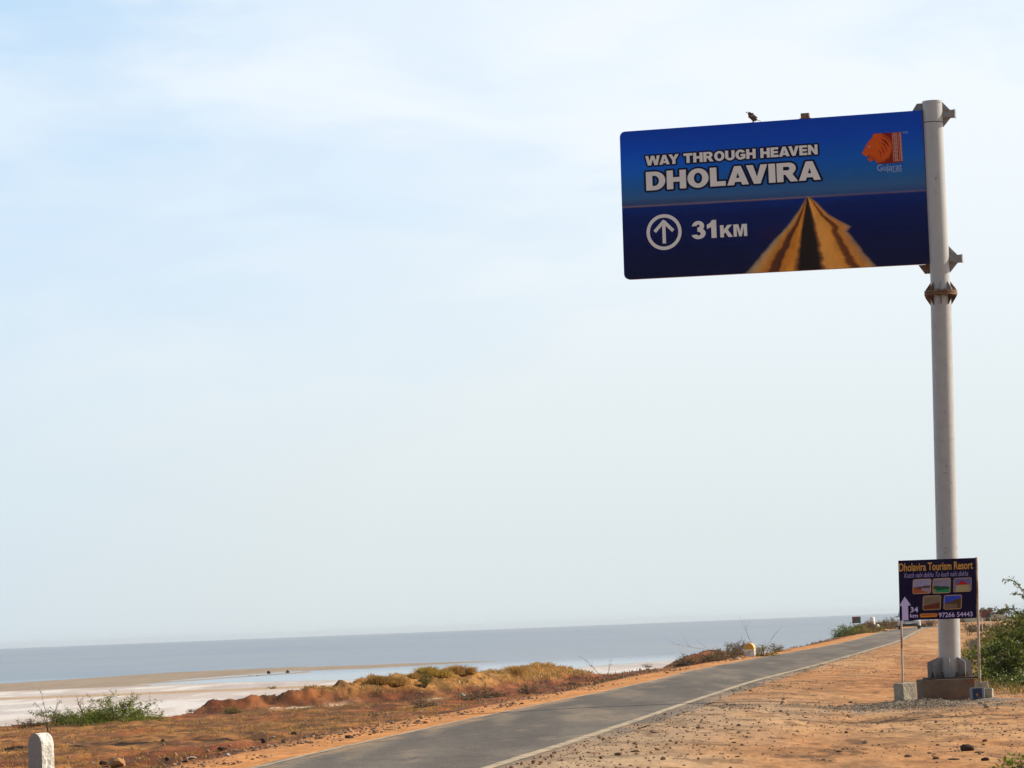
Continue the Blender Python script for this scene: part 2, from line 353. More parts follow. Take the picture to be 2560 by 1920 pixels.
def flats(X, Y):
    """tidal flat behind the road: returns height and a zone code (0 salt, 1 mud, 2 bed)"""
    Ys = np.maximum(Y, 20.0); px = X / Ys * F + 512; h = 3.1 * F / Ys
    wob = (fbm(X * 0.02 + 3, Y * 0.01, 3) - 0.5)
    h = h + wob * 2.6 + (fbm(X * 0.09, Y * 0.03, 3) - 0.5) * 1.2
    shore = np.interp(px, [-300, 0, 160, 280, 360, 460, 500], [36, 35.7, 31.6, 30.4, 31.4, 31.5, 32.5])
    lag1 = np.interp(px, [120, 160, 280, 360, 460, 500], [42.5, 39, 34.4, 34.6, 32.6, 32.3])
    lag2 = np.interp(px, [120, 160, 280, 360, 460, 560, 700, 900], [42.5, 43, 45, 46, 46, 43, 38, 24])
    bar = np.exp(-((h - np.interp(px, [140, 200, 285, 300], [41, 39.3, 36.6, 36])) / 0.8) ** 2) * (px < 300)
    z = np.full(np.shape(X), -1.46)
    sea = sst(0.5, -0.5, h - shore); z = z - 0.35 * sea
    lag = ((h > lag1) & (h < lag2)); lagf = sst(0, 0.7, h - lag1) * sst(0, 0.7, lag2 - h) * lag
    z = np.where(sea > 0.5, z, z - 0.14 * lagf * (1 - bar))
    z = z + (fbm(X * 0.3, Y * 0.12, 3) - 0.5) * 0.03
    mud = np.clip(sst(-0.6, 0.6, h - shore) * sst(0.8, -0.6, h - np.maximum(lag2, np.where(px < 140, 44.0, 0))), 0, 1)
    strip = np.exp(-((h - np.interp(px, [0, 300], [51.3, 51.3])) / 1.35) ** 4)
    return z, mud, strip, h
def smoothY(a, b, x): return sst(a, b, x)
def height(X, Y, detail=True):
    X = np.asarray(X, float); Y = np.asarray(Y, float)
    xl, xr = XL(Y), XR(Y); sl = xl - X; sr = X - xr
    n1 = fbm(X * 0.35, Y * 0.2, 4) - 0.5; n2 = fbm(X * 2.3 + 9, Y * 0.9, 3) - 0.5
    # right of the road
    zr = RZ * (1 - sst(0.3, 3.2, sr)) + sst(0.2, 2.5, sr) * (n1 * 0.12 + n2 * 0.05 + (fbm(X * 6.3, Y * 3.1, 2) - 0.5) * 0.022)
    zr = zr + sst(185, 275, Y) * sst(0.8, 6, sr) * 0.45 + 0.30 * np.exp(-((Y - 287) / 10) ** 2 - ((sr - 3.2) / 2.2) ** 2)
    # left of the road
    zl = RZ + (-0.10 - RZ) * sst(0.7, 3.0, sl) + sst(0.5, 3.0, sl) * (n1 * 0.20 + n2 * 0.09 + (fbm(X * 5.1, Y * 2.3, 2) - 0.5) * 0.05) - 0.06 * sst(4, 12, sl)
    # heap bank of spoil along the far verge, banks of the cutting
    zl = zl + 0.10 * np.exp(-((sl - 2.6) / 0.7) ** 2) * sst(95, 120, Y) * (0.6 + n1 * 2) + 0.5 * np.exp(-((Y - 131) / 5) ** 2 - ((sl - 2.6) / 1.2) ** 2)
    zl = zl + sst(255, 295, Y) * sst(0.5, 3.5, sl) * 0.75
    d, am = ridge(X, Y)
    zl = zl + (am * (1 + n1 * 0.35) + 0.10) * np.exp(-(d / 1.25) ** 2) * (am > 0.01) * (0.9 + n2 * 0.45 + (fbm(X * 6.3, Y * 2.9, 3) - 0.5) * 0.35)
    under = (sl < 0) & (sr < 0)
    z = np.where(sl > 0, zl, zr)
    edge = np.minimum(np.abs(sl), np.abs(sr))
    # the metalled surface lies a little proud, its edge dusted over
    z = np.where(under, RZ - 0.03 + 0.04 * sst(0.30, 0.0, edge) * (fbm(X * 1.2, Y * 0.5, 3)), z)
    zf, mud, strip, h = flats(X, Y)
    m = sst(-1.5, 1.8, Yfar(X) - Y + (fbm(X * 0.8, Y * 0.1, 3) - 0.5) * 2.5 * (X < 1))
    landR = 1 - sst(24, 34, sr) * (Y > 30)
    farend = 1 - sst(360, 400, Y) * (1)
    hill = 2.1 * np.exp(-((Y - 430) / 28) ** 2 - ((X - 58.5) / 3.6) ** 2) + 1.6 * np.exp(-((Y - 420) / 25) ** 2 - ((X - 53) / 3.5) ** 2)
    m = m * landR * farend
    z = zf * (1 - m) + z * m
    z = np.maximum(z, zf + hill * 1.5 * (hill > 0.02))
    return z
def gz(x, y): return float(height(np.array([x]), np.array([y]))[0])
def ground_pt(sx, sy):
    """point of the ground seen at a pixel of the photograph"""
    d = ray(sx, sy); Y = np.geomspace(28, 420, 3000); t = Y / d.y
    X = CAM.x + d.x * t; Z = CAM.z + d.z * t; H = height(X, Y)
    k = np.argmax(H >= Z)
    return Vector((X[k], Y[k], H[k]))

# ------------------------------------------------------------------ ground sheet
rows = np.concatenate([np.linspace(-22, 29, 22), np.geomspace(30, 120, 400), np.geomspace(120.8, 420, 175), np.geomspace(430, 3200, 26)])
cols = np.concatenate([np.linspace(-1.2, -0.2, 26), np.linspace(-0.19, 0.17, 860), np.linspace(0.18, 1.2, 26)])
YY, UU = np.meshgrid(rows, cols, indexing='ij'); XX = UU * (YY + 25)
ZZ = height(XX, YY)
zf, mud, strip, hh = flats(XX, YY)
far_hide = np.where(YY > 500, -2.4, ZZ); ZZ = np.minimum(ZZ, np.where(YY > 500, -2.4, 99))
def L3(t, a, b): return a * (1 - t[..., None]) + b * t[..., None]
sl = XL(YY) - XX; sr = XX - XR(YY)
c_or = np.array([0.46, 0.215, 0.085]); c_pale = np.array([0.56, 0.33, 0.165]); c_red = np.array([0.30, 0.10, 0.032])
c_br = np.array([0.19, 0.10, 0.05]); c_gray = np.array([0.33, 0.265, 0.19]); c_bright = np.array([0.56, 0.25, 0.080])
c_salt = np.array([0.70, 0.645, 0.60]); c_mud = np.array([0.34, 0.262, 0.19]); c_dred = np.array([0.13, 0.042, 0.016]); c_gold = np.array([0.42, 0.24, 0.075])
c_oli = np.array([0.30, 0.185, 0.055])
a1 = fbm(XX * 0.22 + 40, YY * 0.06, 4); a2 = fbm(XX * 0.9 + 7, YY * 0.25, 4); a3 = fbm(XX * 3.1, YY * 0.8 + 8, 3)
col = np.zeros(XX.shape + (3,)) + c_or
right = sr > -0.5
col = L3(sst(0.38, 0.62, a1 * 0.6 + a2 * 0.4), col, c_pale)
col = L3(sst(0.50, 0.66, a2) * 0.55, col, c_or * 0.82)
redb = sst(66, 74, YY + (a1 - 0.5) * 16) * sst(150, 100, YY + (a1 - 0.5) * 30) * sst(1.0, 4.0, sr)
col = L3(redb * 0.75 * sst(0.3, 0.6, a2), col, c_red * 1.15)
col = L3(sst(120, 170, YY) * right * 0.6, col, np.array([0.52, 0.28, 0.12]))
greyed = sst(2.6, 0.4, sr + (a2 - 0.5) * 2.5) * sst(70, 55, YY) * right
col = L3(greyed * 0.6, col, c_gray * 1.15)
# loose grey gravel spread beside the pedestal, thinning toward the road
gb = np.exp(-((YY - (56.8 + (a1 - 0.5) * 2 + 0.12 * (XX - 5))) / 1.5) ** 2) * sst(0.6, 3, sr) * sst(9.5, 6.5, XX)
col = L3(np.clip(gb * (0.35 + 0.9 * sst(0.4, 0.6, a3)), 0, 0.85), col, c_gray * 0.9)
# small dark scuffs
col = L3(sst(0.66, 0.74, a3) * 0.6, col, c_br * 0.8)
# dried tracks edge
left = sl > -0.3
lc = L3(sst(0.42, 0.66, a2), np.zeros_like(col) + c_red * 0.85, c_bright * 0.62)
lc = L3(sst(0.50, 0.62, fbm(XX * 1.7 + 30, YY * 0.9, 4)) * 0.6, lc, c_dred * 1.3)
band_near = sst(5.0, 2.2, sl + (a2 - 0.5) * 2.0)
lc = L3(sst(2.1, 1.1, sl + (a3 - 0.5) * 0.9), lc, c_bright * 1.0 + np.array([0.0, 0.035, 0.03]))
og = sst(3.0, 5.0, sl + (a1 - 0.5) * 3) * sst(0.35, 0.62, a2 * 0.5 + a1 * 0.5)
lc = L3(og * 0.50, lc, c_oli * 0.95)
lc = L3(sst(0.55, 0.68, a3) * sst(1.6, 3.0, sl) * 0.65, lc, c_br * 0.75)
lc = L3(np.exp(-((sl - 2.6 - (a1 - 0.5) * 2) / 0.7) ** 2) * sst(0.45, 0.6, a3) * 0.7, lc, c_br * 1.1)
dR, aR = ridge(XX, YY)
lc = L3(sst(2.6, 1.6, dR + (a2 - 0.5)) * 0.85, lc, c_dred * 1.0 + sst(0.4, 0.7, a3)[..., None] * 0.16 * np.array([1, 0.45, 0.18]))
gold_t = sst(0.38, 0.55, (ZZ - 0.05)) * sst(84, 90, YY)
lc = L3(np.clip(sst(0.02, 0.22, ZZ + (a2 - 0.5) * 0.3) * sst(2.4, 1.5, dR) * sst(83, 89, YY), 0, 1) * 0.85, lc, c_gold)
# salt spilled at the ridge's foot
lc = L3(sst(0.62, 0.70, a2) * np.exp(-((dR - 2.4) / 0.6) ** 2) * 0.9, lc, c_salt)
n7 = fbm(XX * 2.4 + 3, YY * 1.1 + 9, 4)
lc = lc * (0.88 - 0.38 * sst(0.48, 0.62, n7) * sst(1.2, 2.4, sl) + 0.20 * sst(0.45, 0.35, n7))[..., None]
lc = lc * np.array([1.02, 0.88, 0.74])
col = np.where(left[..., None], lc, col * np.array([0.94, 0.93, 0.88]) * (0.80 + 0.40 * fbm(XX * 4.3 + 2, YY * 1.6, 4))[..., None] * (1 - 0.30 * sst(0.52, 0.64, fbm(XX * 1.9 + 70, YY * 0.8, 4)))[..., None])
m_low = sst(-0.55, -1.1, ZZ)
n4 = fbm(XX * 0.15, YY * 0.05, 4); n5 = fbm(XX * 0.5 + 11, YY * 0.06 + 3, 4)
sc = np.zeros_like(col) + c_salt
sc = L3(sst(0.46, 0.62, n5) * 0.55, sc, np.array([0.47, 0.36, 0.30]))
sc = L3(sst(0.54, 0.68, n4) * 0.45, sc, np.array([0.46, 0.37, 0.33]))
sc = L3(sst(0.55, 0.62, fbm(XX * 0.22 + 90, YY * 0.10 + 5, 5)) * 0.45, sc, np.array([0.40, 0.35, 0.33]))
sc = L3(np.clip(strip, 0, 1) * 0.85, sc, np.array([0.44, 0.29, 0.16]))
sc = L3(sst(64, 76, hh + (n5 - 0.5) * 10) * 0.35, sc, np.array([0.62, 0.5, 0.42]))
sc = L3(mud, sc, c_mud * (0.85 + 0.3 * n5[..., None]))
# mud seen next to land, reddish
sc = L3(sst(-1.42, -1.15, ZZ) * 0.8, sc, c_dred * 1.8)
col = L3(m_low, col, sc)
hillm = (YY > 380) & (ZZ > -1.2); col[hillm] = np.array([0.13, 0.10, 0.065])
nr, nc = XX.shape
V = np.stack([XX, YY, ZZ], -1).reshape(-1, 3)
idx = np.arange(nr * nc).reshape(nr, nc)
Fa = np.stack([idx[:-1, :-1], idx[:-1, 1:], idx[1:, 1:], idx[1:, :-1]], -1).reshape(-1, 4)
ground = np_mesh('ground', V, Fa, M_ground, smooth=True, col=col.reshape(-1, 3)); tag(ground, kind='structure')

# ------------------------------------------------------------------ water
def water_mat():
    m = bpy.data.materials.new('shallow_sea_water'); m.use_nodes = True; t = m.node_tree; n, l = t.nodes, t.links
    p = n['Principled BSDF']; p.inputs['Base Color'].default_value = (0.205, 0.215, 0.22, 1); p.inputs['Roughness'].default_value = 0.22
    p.inputs['IOR'].default_value = 1.33; p.inputs['Specular IOR Level'].default_value = 0.5
    g = N(t, 'ShaderNodeNewGeometry'); mp = N(t, 'ShaderNodeMapping'); mp.inputs['Scale'].default_value = (1, 1, 1)
    l.new(g.outputs['Position'], mp.inputs['Vector'])
    a = N(t, 'ShaderNodeTexNoise'); a.inputs['Scale'].default_value = 0.9; a.inputs['Detail'].default_value = 4; l.new(mp.outputs[0], a.inputs['Vector'])
    b2 = N(t, 'ShaderNodeTexNoise'); b2.inputs['Scale'].default_value = 0.006; b2.inputs['Detail'].default_value = 5; b2.inputs['Distortion'].default_value = 0.6
    mp2 = N(t, 'ShaderNodeMapping'); mp2.inputs['Scale'].default_value = (1.0, 0.55, 1); l.new(g.outputs['Position'], mp2.inputs['Vector']); l.new(mp2.outputs[0], b2.inputs['Vector'])
    mr = N(t, 'ShaderNodeMapRange'); mr.inputs['From Min'].default_value = 0.35; mr.inputs['From Max'].default_value = 0.65
    mr.inputs['To Min'].default_value = 0.15; mr.inputs['To Max'].default_value = 1.0; l.new(b2.outputs[0], mr.inputs['Value'])
    # open sea is ruffled, the shallows behind the bar are slick
    sp = N(t, 'ShaderNodeSeparateXYZ'); l.new(g.outputs['Position'], sp.inputs[0])
    ry = N(t, 'ShaderNodeMapRange'); ry.interpolation_type = 'SMOOTHSTEP'; ry.inputs['From Min'].default_value = 260; ry.inputs['From Max'].default_value = 340
    ry.inputs['To Min'].default_value = 0.25; ry.inputs['To Max'].default_value = 1.0; l.new(sp.outputs['Y'], ry.inputs['Value'])
    ru = N(t, 'ShaderNodeMapRange'); ru.inputs['To Min'].default_value = 0.10; ru.inputs['To Max'].default_value = 0.34
    l.new(ry.outputs[0], ru.inputs['Value']); l.new(ru.outputs[0], p.inputs['Roughness'])
    mu = N(t, 'ShaderNodeMath', operation='MULTIPLY'); l.new(mr.outputs[0], mu.inputs[0]); l.new(ry.outputs[0], mu.inputs[1])
    bp = N(t, 'ShaderNodeBump'); bp.inputs['Distance'].default_value = 0.35; l.new(mu.outputs[0], bp.inputs['Strength']); l.new(a.outputs[0], bp.inputs['Height'])
    l.new(bp.outputs[0], p.inputs['Normal'])
    # light and dark of the ripples painted into the base colour, in broad patches
    mm = N(t, 'ShaderNodeMix'); mm.data_type = 'RGBA'; mm.inputs['A'].default_value = (0.145, 0.195, 0.25, 1); mm.inputs['B'].default_value = (0.28, 0.30, 0.32, 1)
    rp = N(t, 'ShaderNodeTexNoise'); rp.inputs['Scale'].default_value = 0.05; rp.inputs['Detail'].default_value = 6; rp.inputs['Roughness'].default_value = 0.7; l.new(mp2.outputs[0], rp.inputs['Vector'])
    rs_ = N(t, 'ShaderNodeMath', operation='MULTIPLY_ADD'); l.new(rp.outputs[0], rs_.inputs[0]); rs_.inputs[1].default_value = 1.3; rs_.inputs[2].default_value = -0.65
    ra_ = N(t, 'ShaderNodeMath', operation='ADD'); ra_.use_clamp = True; l.new(mr.outputs[0], ra_.inputs[0]); l.new(rs_.outputs[0], ra_.inputs[1])
    l.new(ra_.outputs[0], mm.inputs['Factor']); l.new(mm.outputs['Result'], p.inputs['Base Color'])
    return m
M_water = water_mat()
wr = np.concatenate([[-60, 30, 100], np.geomspace(150, 14000, 60)]); wc = np.linspace(-1.6, 1.6, 61)
WY, WU = np.meshgrid(wr, wc, indexing='ij'); WX = WU * (WY + 120)
WV = np.stack([WX, WY, np.full(WX.shape, -1.5)], -1).reshape(-1, 3)
wi = np.arange(WX.size).reshape(WX.shape)
water = np_mesh('water', WV, np.stack([wi[:-1, :-1], wi[:-1, 1:], wi[1:, 1:], wi[1:, :-1]], -1).reshape(-1, 4), M_water, smooth=True)
tag(water, kind='structure')

# ------------------------------------------------------------------ road
ry = np.concatenate([np.linspace(-22, 29, 30), np.geomspace(30, 120, 330), np.geomspace(120.6, 380, 150)])
ru = np.linspace(0, 1, 27)
RY, RU = np.meshgrid(ry, ru, indexing='ij')
rl, rr = XL(RY), XR(RY)
jag = lambda s: (fbm(RY * 0.9 + s, RY * 0 + s, 3) - 0.5) * 0.14
rl = rl + jag(3); rr = rr + jag(60)
RX = rl + (rr - rl) * RU
RZZ = RZ + 0.02 * np.sin(RU * math.pi) + (fbm(RX * 0.6, RY * 0.12, 3) - 0.5) * 0.012
ra = fbm(RX * 1.1, RY * 0.08, 4); rb = fbm(RX * 3.0 + 5, RY * 0.25, 3)
g0 = np.array([0.112, 0.091, 0.069]); g1 = np.array([0.155, 0.126, 0.094])
rc = L3(sst(0.35, 0.65, ra), np.zeros(RX.shape + (3,)) + g0, g1)
# dust dragged over the edges; tyre tracks polished darker
rc = L3(np.clip(sst(0.15, 0.0, np.minimum(RU, 1 - RU)) * (0.15 + 1.3 * sst(0.42, 0.62, fbm(RX * 1.4, RY * 0.35, 4))), 0, 0.85), rc, np.array([0.38, 0.24, 0.13]))
rc = L3(sst(0.56, 0.66, fbm(RX * 0.9 + 20, RY * 0.9 + 4, 4)) * 0.30, rc, g0 * 0.62)
rc = L3((sst(0.60, 0.70, rb) * 0.45), rc, np.array([0.30, 0.22, 0.14]))
rc = rc * (1 - 0.10 * (np.exp(-((RU - 0.3) / 0.07) ** 2) + np.exp(-((RU - 0.68) / 0.07) ** 2)))[..., None]
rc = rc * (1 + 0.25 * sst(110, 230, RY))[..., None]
ri = np.arange(RX.size).reshape(RX.shape)
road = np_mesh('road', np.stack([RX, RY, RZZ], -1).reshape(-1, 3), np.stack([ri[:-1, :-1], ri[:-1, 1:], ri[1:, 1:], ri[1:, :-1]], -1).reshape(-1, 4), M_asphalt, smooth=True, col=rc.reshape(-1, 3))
tag(road, kind='structure')
def road_z(x, y):
    u = np.clip((x - XL(y)) / (XR(y) - XL(y)), 0, 1)
    return RZ + 0.02 * np.sin(u * math.pi) + (fbm(x * 0.6, y * 0.12, 3) - 0.5) * 0.012
def line(fn, width, y0, y1, m):
    y = ry[(ry >= y0) & (ry <= y1)]; u = np.linspace(0, 1, 4); LY, LU = np.meshgrid(y, u, indexing='ij')
    LX = fn(LY) + (LU - 0.5) * width * (1 + (fbm(LY * 1.3, LY * 0, 3)[...] - 0.5) * 0.35)
    i = np.arange(LX.size).reshape(LX.shape)
    o = np_mesh('edge_line', np.stack([LX, LY, road_z(LX, LY) + 0.006], -1).reshape(-1, 3), np.stack([i[:-1, :-1], i[:-1, 1:], i[1:, 1:], i[1:, :-1]], -1).reshape(-1, 4), m, parent=road)
    return o
xW = lambda Y: np.minimum(np.interp(Y, yC, xWc), XR(Y) - 0.22)
o = line(xW, 0.15, -20, 300, M_line); o['label'] = 'continuous cream line on the near side of the road'
o = line(lambda Y: XL(Y) + 0.10, 0.10, -20, 300, M_line2); o['label'] = 'worn broken line along the seaward edge'

# ------------------------------------------------------------------ text
def text_tris(body, offset=0.0, shear=0.0, spacing=1.0, wordsp=1.0):
    c = bpy.data.curves.new('lettering', 'FONT'); c.body = body; c.offset = offset; c.shear = shear; c.space_character = spacing
    c.space_word = wordsp; c.resolution_u = 5
    o = bpy.data.objects.new('lettering', c); me = o.to_mesh()
    me.calc_loop_triangles()
    v = np.array([x.co[:2] for x in me.vertices]); t = np.array([x.vertices[:] for x in me.loop_triangles])
    o.to_mesh_clear(); bpy.data.objects.remove(o); bpy.data.curves.remove(c)
    return v, t
def arcp(cx, cy, rx, ry, a0, a1, n=14):
    return [(cx + rx * math.cos(R(a0 + (a1 - a0) * k / n)), cy + ry * math.sin(R(a0 + (a1 - a0) * k / n))) for k in range(n + 1)]
GL = {   # heavy grotesque capitals, cap height 1: (advance, [contours])
 'I': (.30, [[(0, 0), (.30, 0), (.30, 1), (0, 1)]]),
 'L': (.70, [[(0, 0), (.70, 0), (.70, .25), (.30, .25), (.30, 1), (0, 1)]]),
 'T': (.84, [[(.27, 0), (.57, 0), (.57, .75), (.84, .75), (.84, 1), (0, 1), (0, .75), (.27, .75)]]),
 'H': (.88, [[(0, 0), (.29, 0), (.29, .38), (.59, .38), (.59, 0), (.88, 0), (.88, 1), (.59, 1), (.59, .63), (.29, .63), (.29, 1), (0, 1)]]),
 'E': (.73, [[(0, 0), (.73, 0), (.73, .23), (.29, .23), (.29, .40), (.68, .40), (.68, .61), (.29, .61), (.29, .78), (.72, .78), (.72, 1), (0, 1)]]),
 'D': (.88, [[(0, 0), (.40, 0)] + arcp(.40, .5, .48, .5, -80, 80) + [(.40, 1), (0, 1)], [(.29, .22), (.29, .78)] + arcp(.36, .5, .23, .28, 80, -80)]),
 'O': (.96, [arcp(.48, .5, .48, .52, 0, 345, 23), arcp(.48, .5, .19, .29, 0, 345, 23)[::-1]]),
 'A': (.98, [[(0, 0), (.31, 0), (.355, .16), (.625, .16), (.67, 0), (.98, 0), (.64, 1), (.34, 1)], [(.415, .37), (.49, .66), (.565, .37)]]),
 'V': (.96, [[(.33, 0), (.63, 0), (.96, 1), (.65, 1), (.48, .36), (.31, 1), (0, 1)]]),
 'Y': (.98, [[(.34, 0), (.64, 0), (.64, .42), (.98, 1), (.65, 1), (.49, .67), (.33, 1), (0, 1), (.34, .42)]]),
 'W': (1.36, [[(.22, 0), (.52, 0), (.68, .60), (.84, 0), (1.14, 0), (1.36, 1), (1.08, 1), (.98, .45), (.83, 1), (.53, 1), (.38, .45), (.28, 1), (0, 1)]]),
 'R': (.94, [[(0, 0), (.29, 0), (.29, .38), (.38, .37), (.60, 0), (.94, 0), (.70, .39)] + arcp(.56, .70, .30, .30, -45, 85) + [(0, 1)], [(.29, .60), (.29, .79)] + arcp(.48, .695, .10, .095, 85, -85, 8)]),
 'U': (.88, [[(0, 1), (0, .38)] + arcp(.44, .38, .44, .40, 180, 360) + [(.88, 1), (.59, 1), (.59, .36)] + arcp(.44, .36, .15, .15, 360, 180, 8) + [(.29, 1)]]),
 'G': (.94, [arcp(.48, .5, .48, .52, 28, 290, 20) + [(.80, .05), (.93, .16), (.93, .56), (.48, .56), (.48, .35), (.65, .35), (.65, .27)] + arcp(.48, .5, .18, .28, 300, 50, 14) + [(.62, .68)]]),
 'N': (.88, [[(0, 0), (.27, 0), (.27, .52), (.61, 0), (.88, 0), (.88, 1), (.61, 1), (.61, .48), (.27, 1), (0, 1)]]),
 'K': (1.0, [[(0, 0), (.29, 0), (.29, .27), (.41, .40), (.64, 0), (1.0, 0), (.62, .61), (.97, 1), (.60, 1), (.29, .63), (.29, 1), (0, 1)]]),
 'M': (1.08, [[(0, 0), (.26, 0), (.26, .74), (.44, 0), (.64, 0), (.82, .74), (.82, 0), (1.08, 0), (1.08, 1), (.68, 1), (.54, .40), (.40, 1), (0, 1)]]),
 '1': (.60, [[(.27, 0), (.57, 0), (.57, 1.01), (.33, 1.01), (.22, .86), (.02, .76), (.02, .52), (.27, .62)]]),
 '3': (.82, [[(.02, .72)] + arcp(.40, .72, .35, .29, 165, -42, 14) + arcp(.40, .30, .42, .32, 42, -165, 16) + [(.29, .25)] + arcp(.41, .28, .12, .10, 200, 415, 10) + [(.33, .43), (.35, .63)] + arcp(.40, .72, .085, .09, -30, 170, 10)]),
}
def glyph_tris(body, offset=0.0):
    c = bpy.data.curves.new('lettering', 'CURVE'); c.dimensions = '2D'; c.fill_mode = 'BOTH'; c.offset = offset; x = 0
    for bi_, ch in enumerate(body):
        if ch == ' ': x += .36; continue
        adv, cons = GL[ch]
        for co in cons:
            sp_ = c.splines.new('POLY'); sp_.points.add(len(co) - 1); sp_.use_cyclic_u = True
            for i, (a, b) in enumerate(co): sp_.points[i].co = (x + a, b, 0, 1)
        x += adv + 0.065
        nx = body[bi_ + 1] if bi_ + 1 < len(body) else ''
        x -= {'WA': .13, 'AY': .17, 'AV': .17, 'VI': .02, 'LA': .0, 'RA': .03, 'VE': .03, 'EA': .03}.get(ch + nx, 0)
    o = bpy.data.objects.new('lettering', c); C.objects.link(o); dg = bpy.context.evaluated_depsgraph_get(); dg.update()
    me = o.evaluated_get(dg).to_mesh(); me.calc_loop_triangles()
    v = np.array([p.co[:2] for p in me.vertices]); t = np.array([p.vertices[:] for p in me.loop_triangles])
    bpy.data.objects.remove(o); bpy.data.curves.remove(c); return v, t
def put_glyphs(body, box, P, m, parent, lift=0.004, outline=None, label=None):
    v, t = glyph_tris(body); lo, hi = v.min(0), v.max(0)
    def place(v, t, lift, m, nm):
        uu = box[0] + (v[:, 0] - lo[0]) / (hi[0] - lo[0]) * (box[2] - box[0]); vv = box[3] + (v[:, 1] - lo[1]) / (hi[1] - lo[1]) * (box[1] - box[3])
        return np_mesh(nm, np.array([P(a, b, lift)[:] for a, b in zip(uu, vv)]), t, m, parent)
    o = place(v, t, lift, m, 'lettering'); o['label'] = label or ('the words ' + body)
    if outline:
        w = outline[0]; VV, TT, k, x = [], [], 0, 0.0
        for bi_, ch in enumerate(body):
            if ch == ' ': x += .36; continue
            adv, cons = GL[ch]
            for ci, co in enumerate(cons):
                q = [(x + a, b) for a, b in co]
                for i in range(len(q)):
                    a = np.array(q[i]); b = np.array(q[(i + 1) % len(q)]); d = b - a; L = max(np.hypot(*d), 1e-6); nrm = np.array([-d[1], d[0]]) / L * w
                    for piece in ([a + nrm, b + nrm, b - nrm, a - nrm], [a + w * np.array([math.cos(t_), math.sin(t_)]) for t_ in np.linspace(0, 2 * math.pi, 11)[:-1]]):
                        n0 = len(VV); VV += [(p_[0], p_[1], k) for p_ in piece]; TT += [(n0, n0 + j, n0 + j + 1) for j in range(1, len(piece) - 1)]; k += 1
            nx = body[bi_ + 1] if bi_ + 1 < len(body) else ''
            x += adv + 0.065 - {'WA': .13, 'AY': .17, 'AV': .17, 'VI': .02, 'LA': .0, 'RA': .03, 'VE': .03, 'EA': .03}.get(ch + nx, 0)
        VV = np.array(VV); lf_ = 0.0006 + 0.0026 * VV[:, 2] / k
        uu = box[0] + (VV[:, 0] - lo[0]) / (hi[0] - lo[0]) * (box[2] - box[0]); vv = box[3] + (VV[:, 1] - lo[1]) / (hi[1] - lo[1]) * (box[1] - box[3])
        np_mesh('lettering_outline', np.array([P(a, b, l_)[:] for a, b, l_ in zip(uu, vv, lf_)]), np.array(TT), outline[1], parent)
    return o
def put_text(body, box, P, m, parent, off=0.0, lift=0.004, outline=None, shear=0.0, label=None, spacing=1.0, bold_fit=True):
    """box=(u0,v0,u1,v1) v down from the top; P(u,v,lift)->Vector"""
    v, t = text_tris(body, off, shear, spacing)
    lo, hi = v.min(0), v.max(0)
    def place(v, t, lift, m, nm):
        uu = box[0] + (v[:, 0] - lo[0]) / (hi[0] - lo[0]) * (box[2] - box[0])
        vv = box[3] + (v[:, 1] - lo[1]) / (hi[1] - lo[1]) * (box[1] - box[3])
        pts = np.array([P(a, b, lift)[:] for a, b in zip(uu, vv)])
        o = np_mesh(nm, pts, t, m, parent)
        return o
    o = place(v, t, lift, m, 'lettering')
    o['label'] = label or ('the words ' + body)
    if outline:
        v2, t2 = text_tris(body, off + outline[0], shear, spacing)
        k = place(v2, t2, lift - 0.002, outline[1], 'lettering_outline')
    return o
def put_poly(poly, P, m, parent, name, lift=0.004):
    bm = bmesh.new(); vs = [bm.verts.new(P(a, b, lift)) for a, b in poly]; bm.faces.new(vs)
    bmesh.ops.triangulate(bm, faces=bm.faces[:]); me = bpy.data.meshes.new(name); bm.to_mesh(me); bm.free(); me.materials.append(m)
    o = bpy.data.objects.new(name, me); C.objects.link(o); o.parent = parent
    return o

# ------------------------------------------------------------------ big cantilever direction sign
YP = 61.0
base_pt = at(2376, 1752, YP); base_pt.z = gz(base_pt.x, YP)
sign = empty('direction_sign', (0, 0, 0))
tag(sign, 'tall grey pole carrying a big blue board that reads WAY THROUGH HEAVEN DHOLAVIRA 31KM', 'road sign')
pb = at(2375.5, 1696, YP)      # foot of the pole on the pedestal
pj = at(2352, 733, YP)         # flange
pt_ = at(2330.5, 255, YP)      # top
pp = MB(); pp.tube([pb + (pj - pb) * t for t in np.linspace(0, 1, 12)], [0.196 - 0.010 * t for t in np.linspace(0, 1, 12)], 40)
pole_lo = pp.build('pole', M_polelow, sign); pole_lo['label'] = 'lower length of the pole, pitted grey paint'
pp = MB(); ptv = [pj + (pt_ - pj) * t for t in np.linspace(0, 1, 8)]; pp.tube(ptv, [0.177] * 8, 40)
d_ = (pt_ - pj).normalized(); pp.tube([pt_ - d_ * 0.03, pt_ + d_ * 0.012], 0.183, 40)
pole_up = pp.build('pole', M_pole, sign); pole_up['label'] = 'upper length of the pole above the bolted flange'
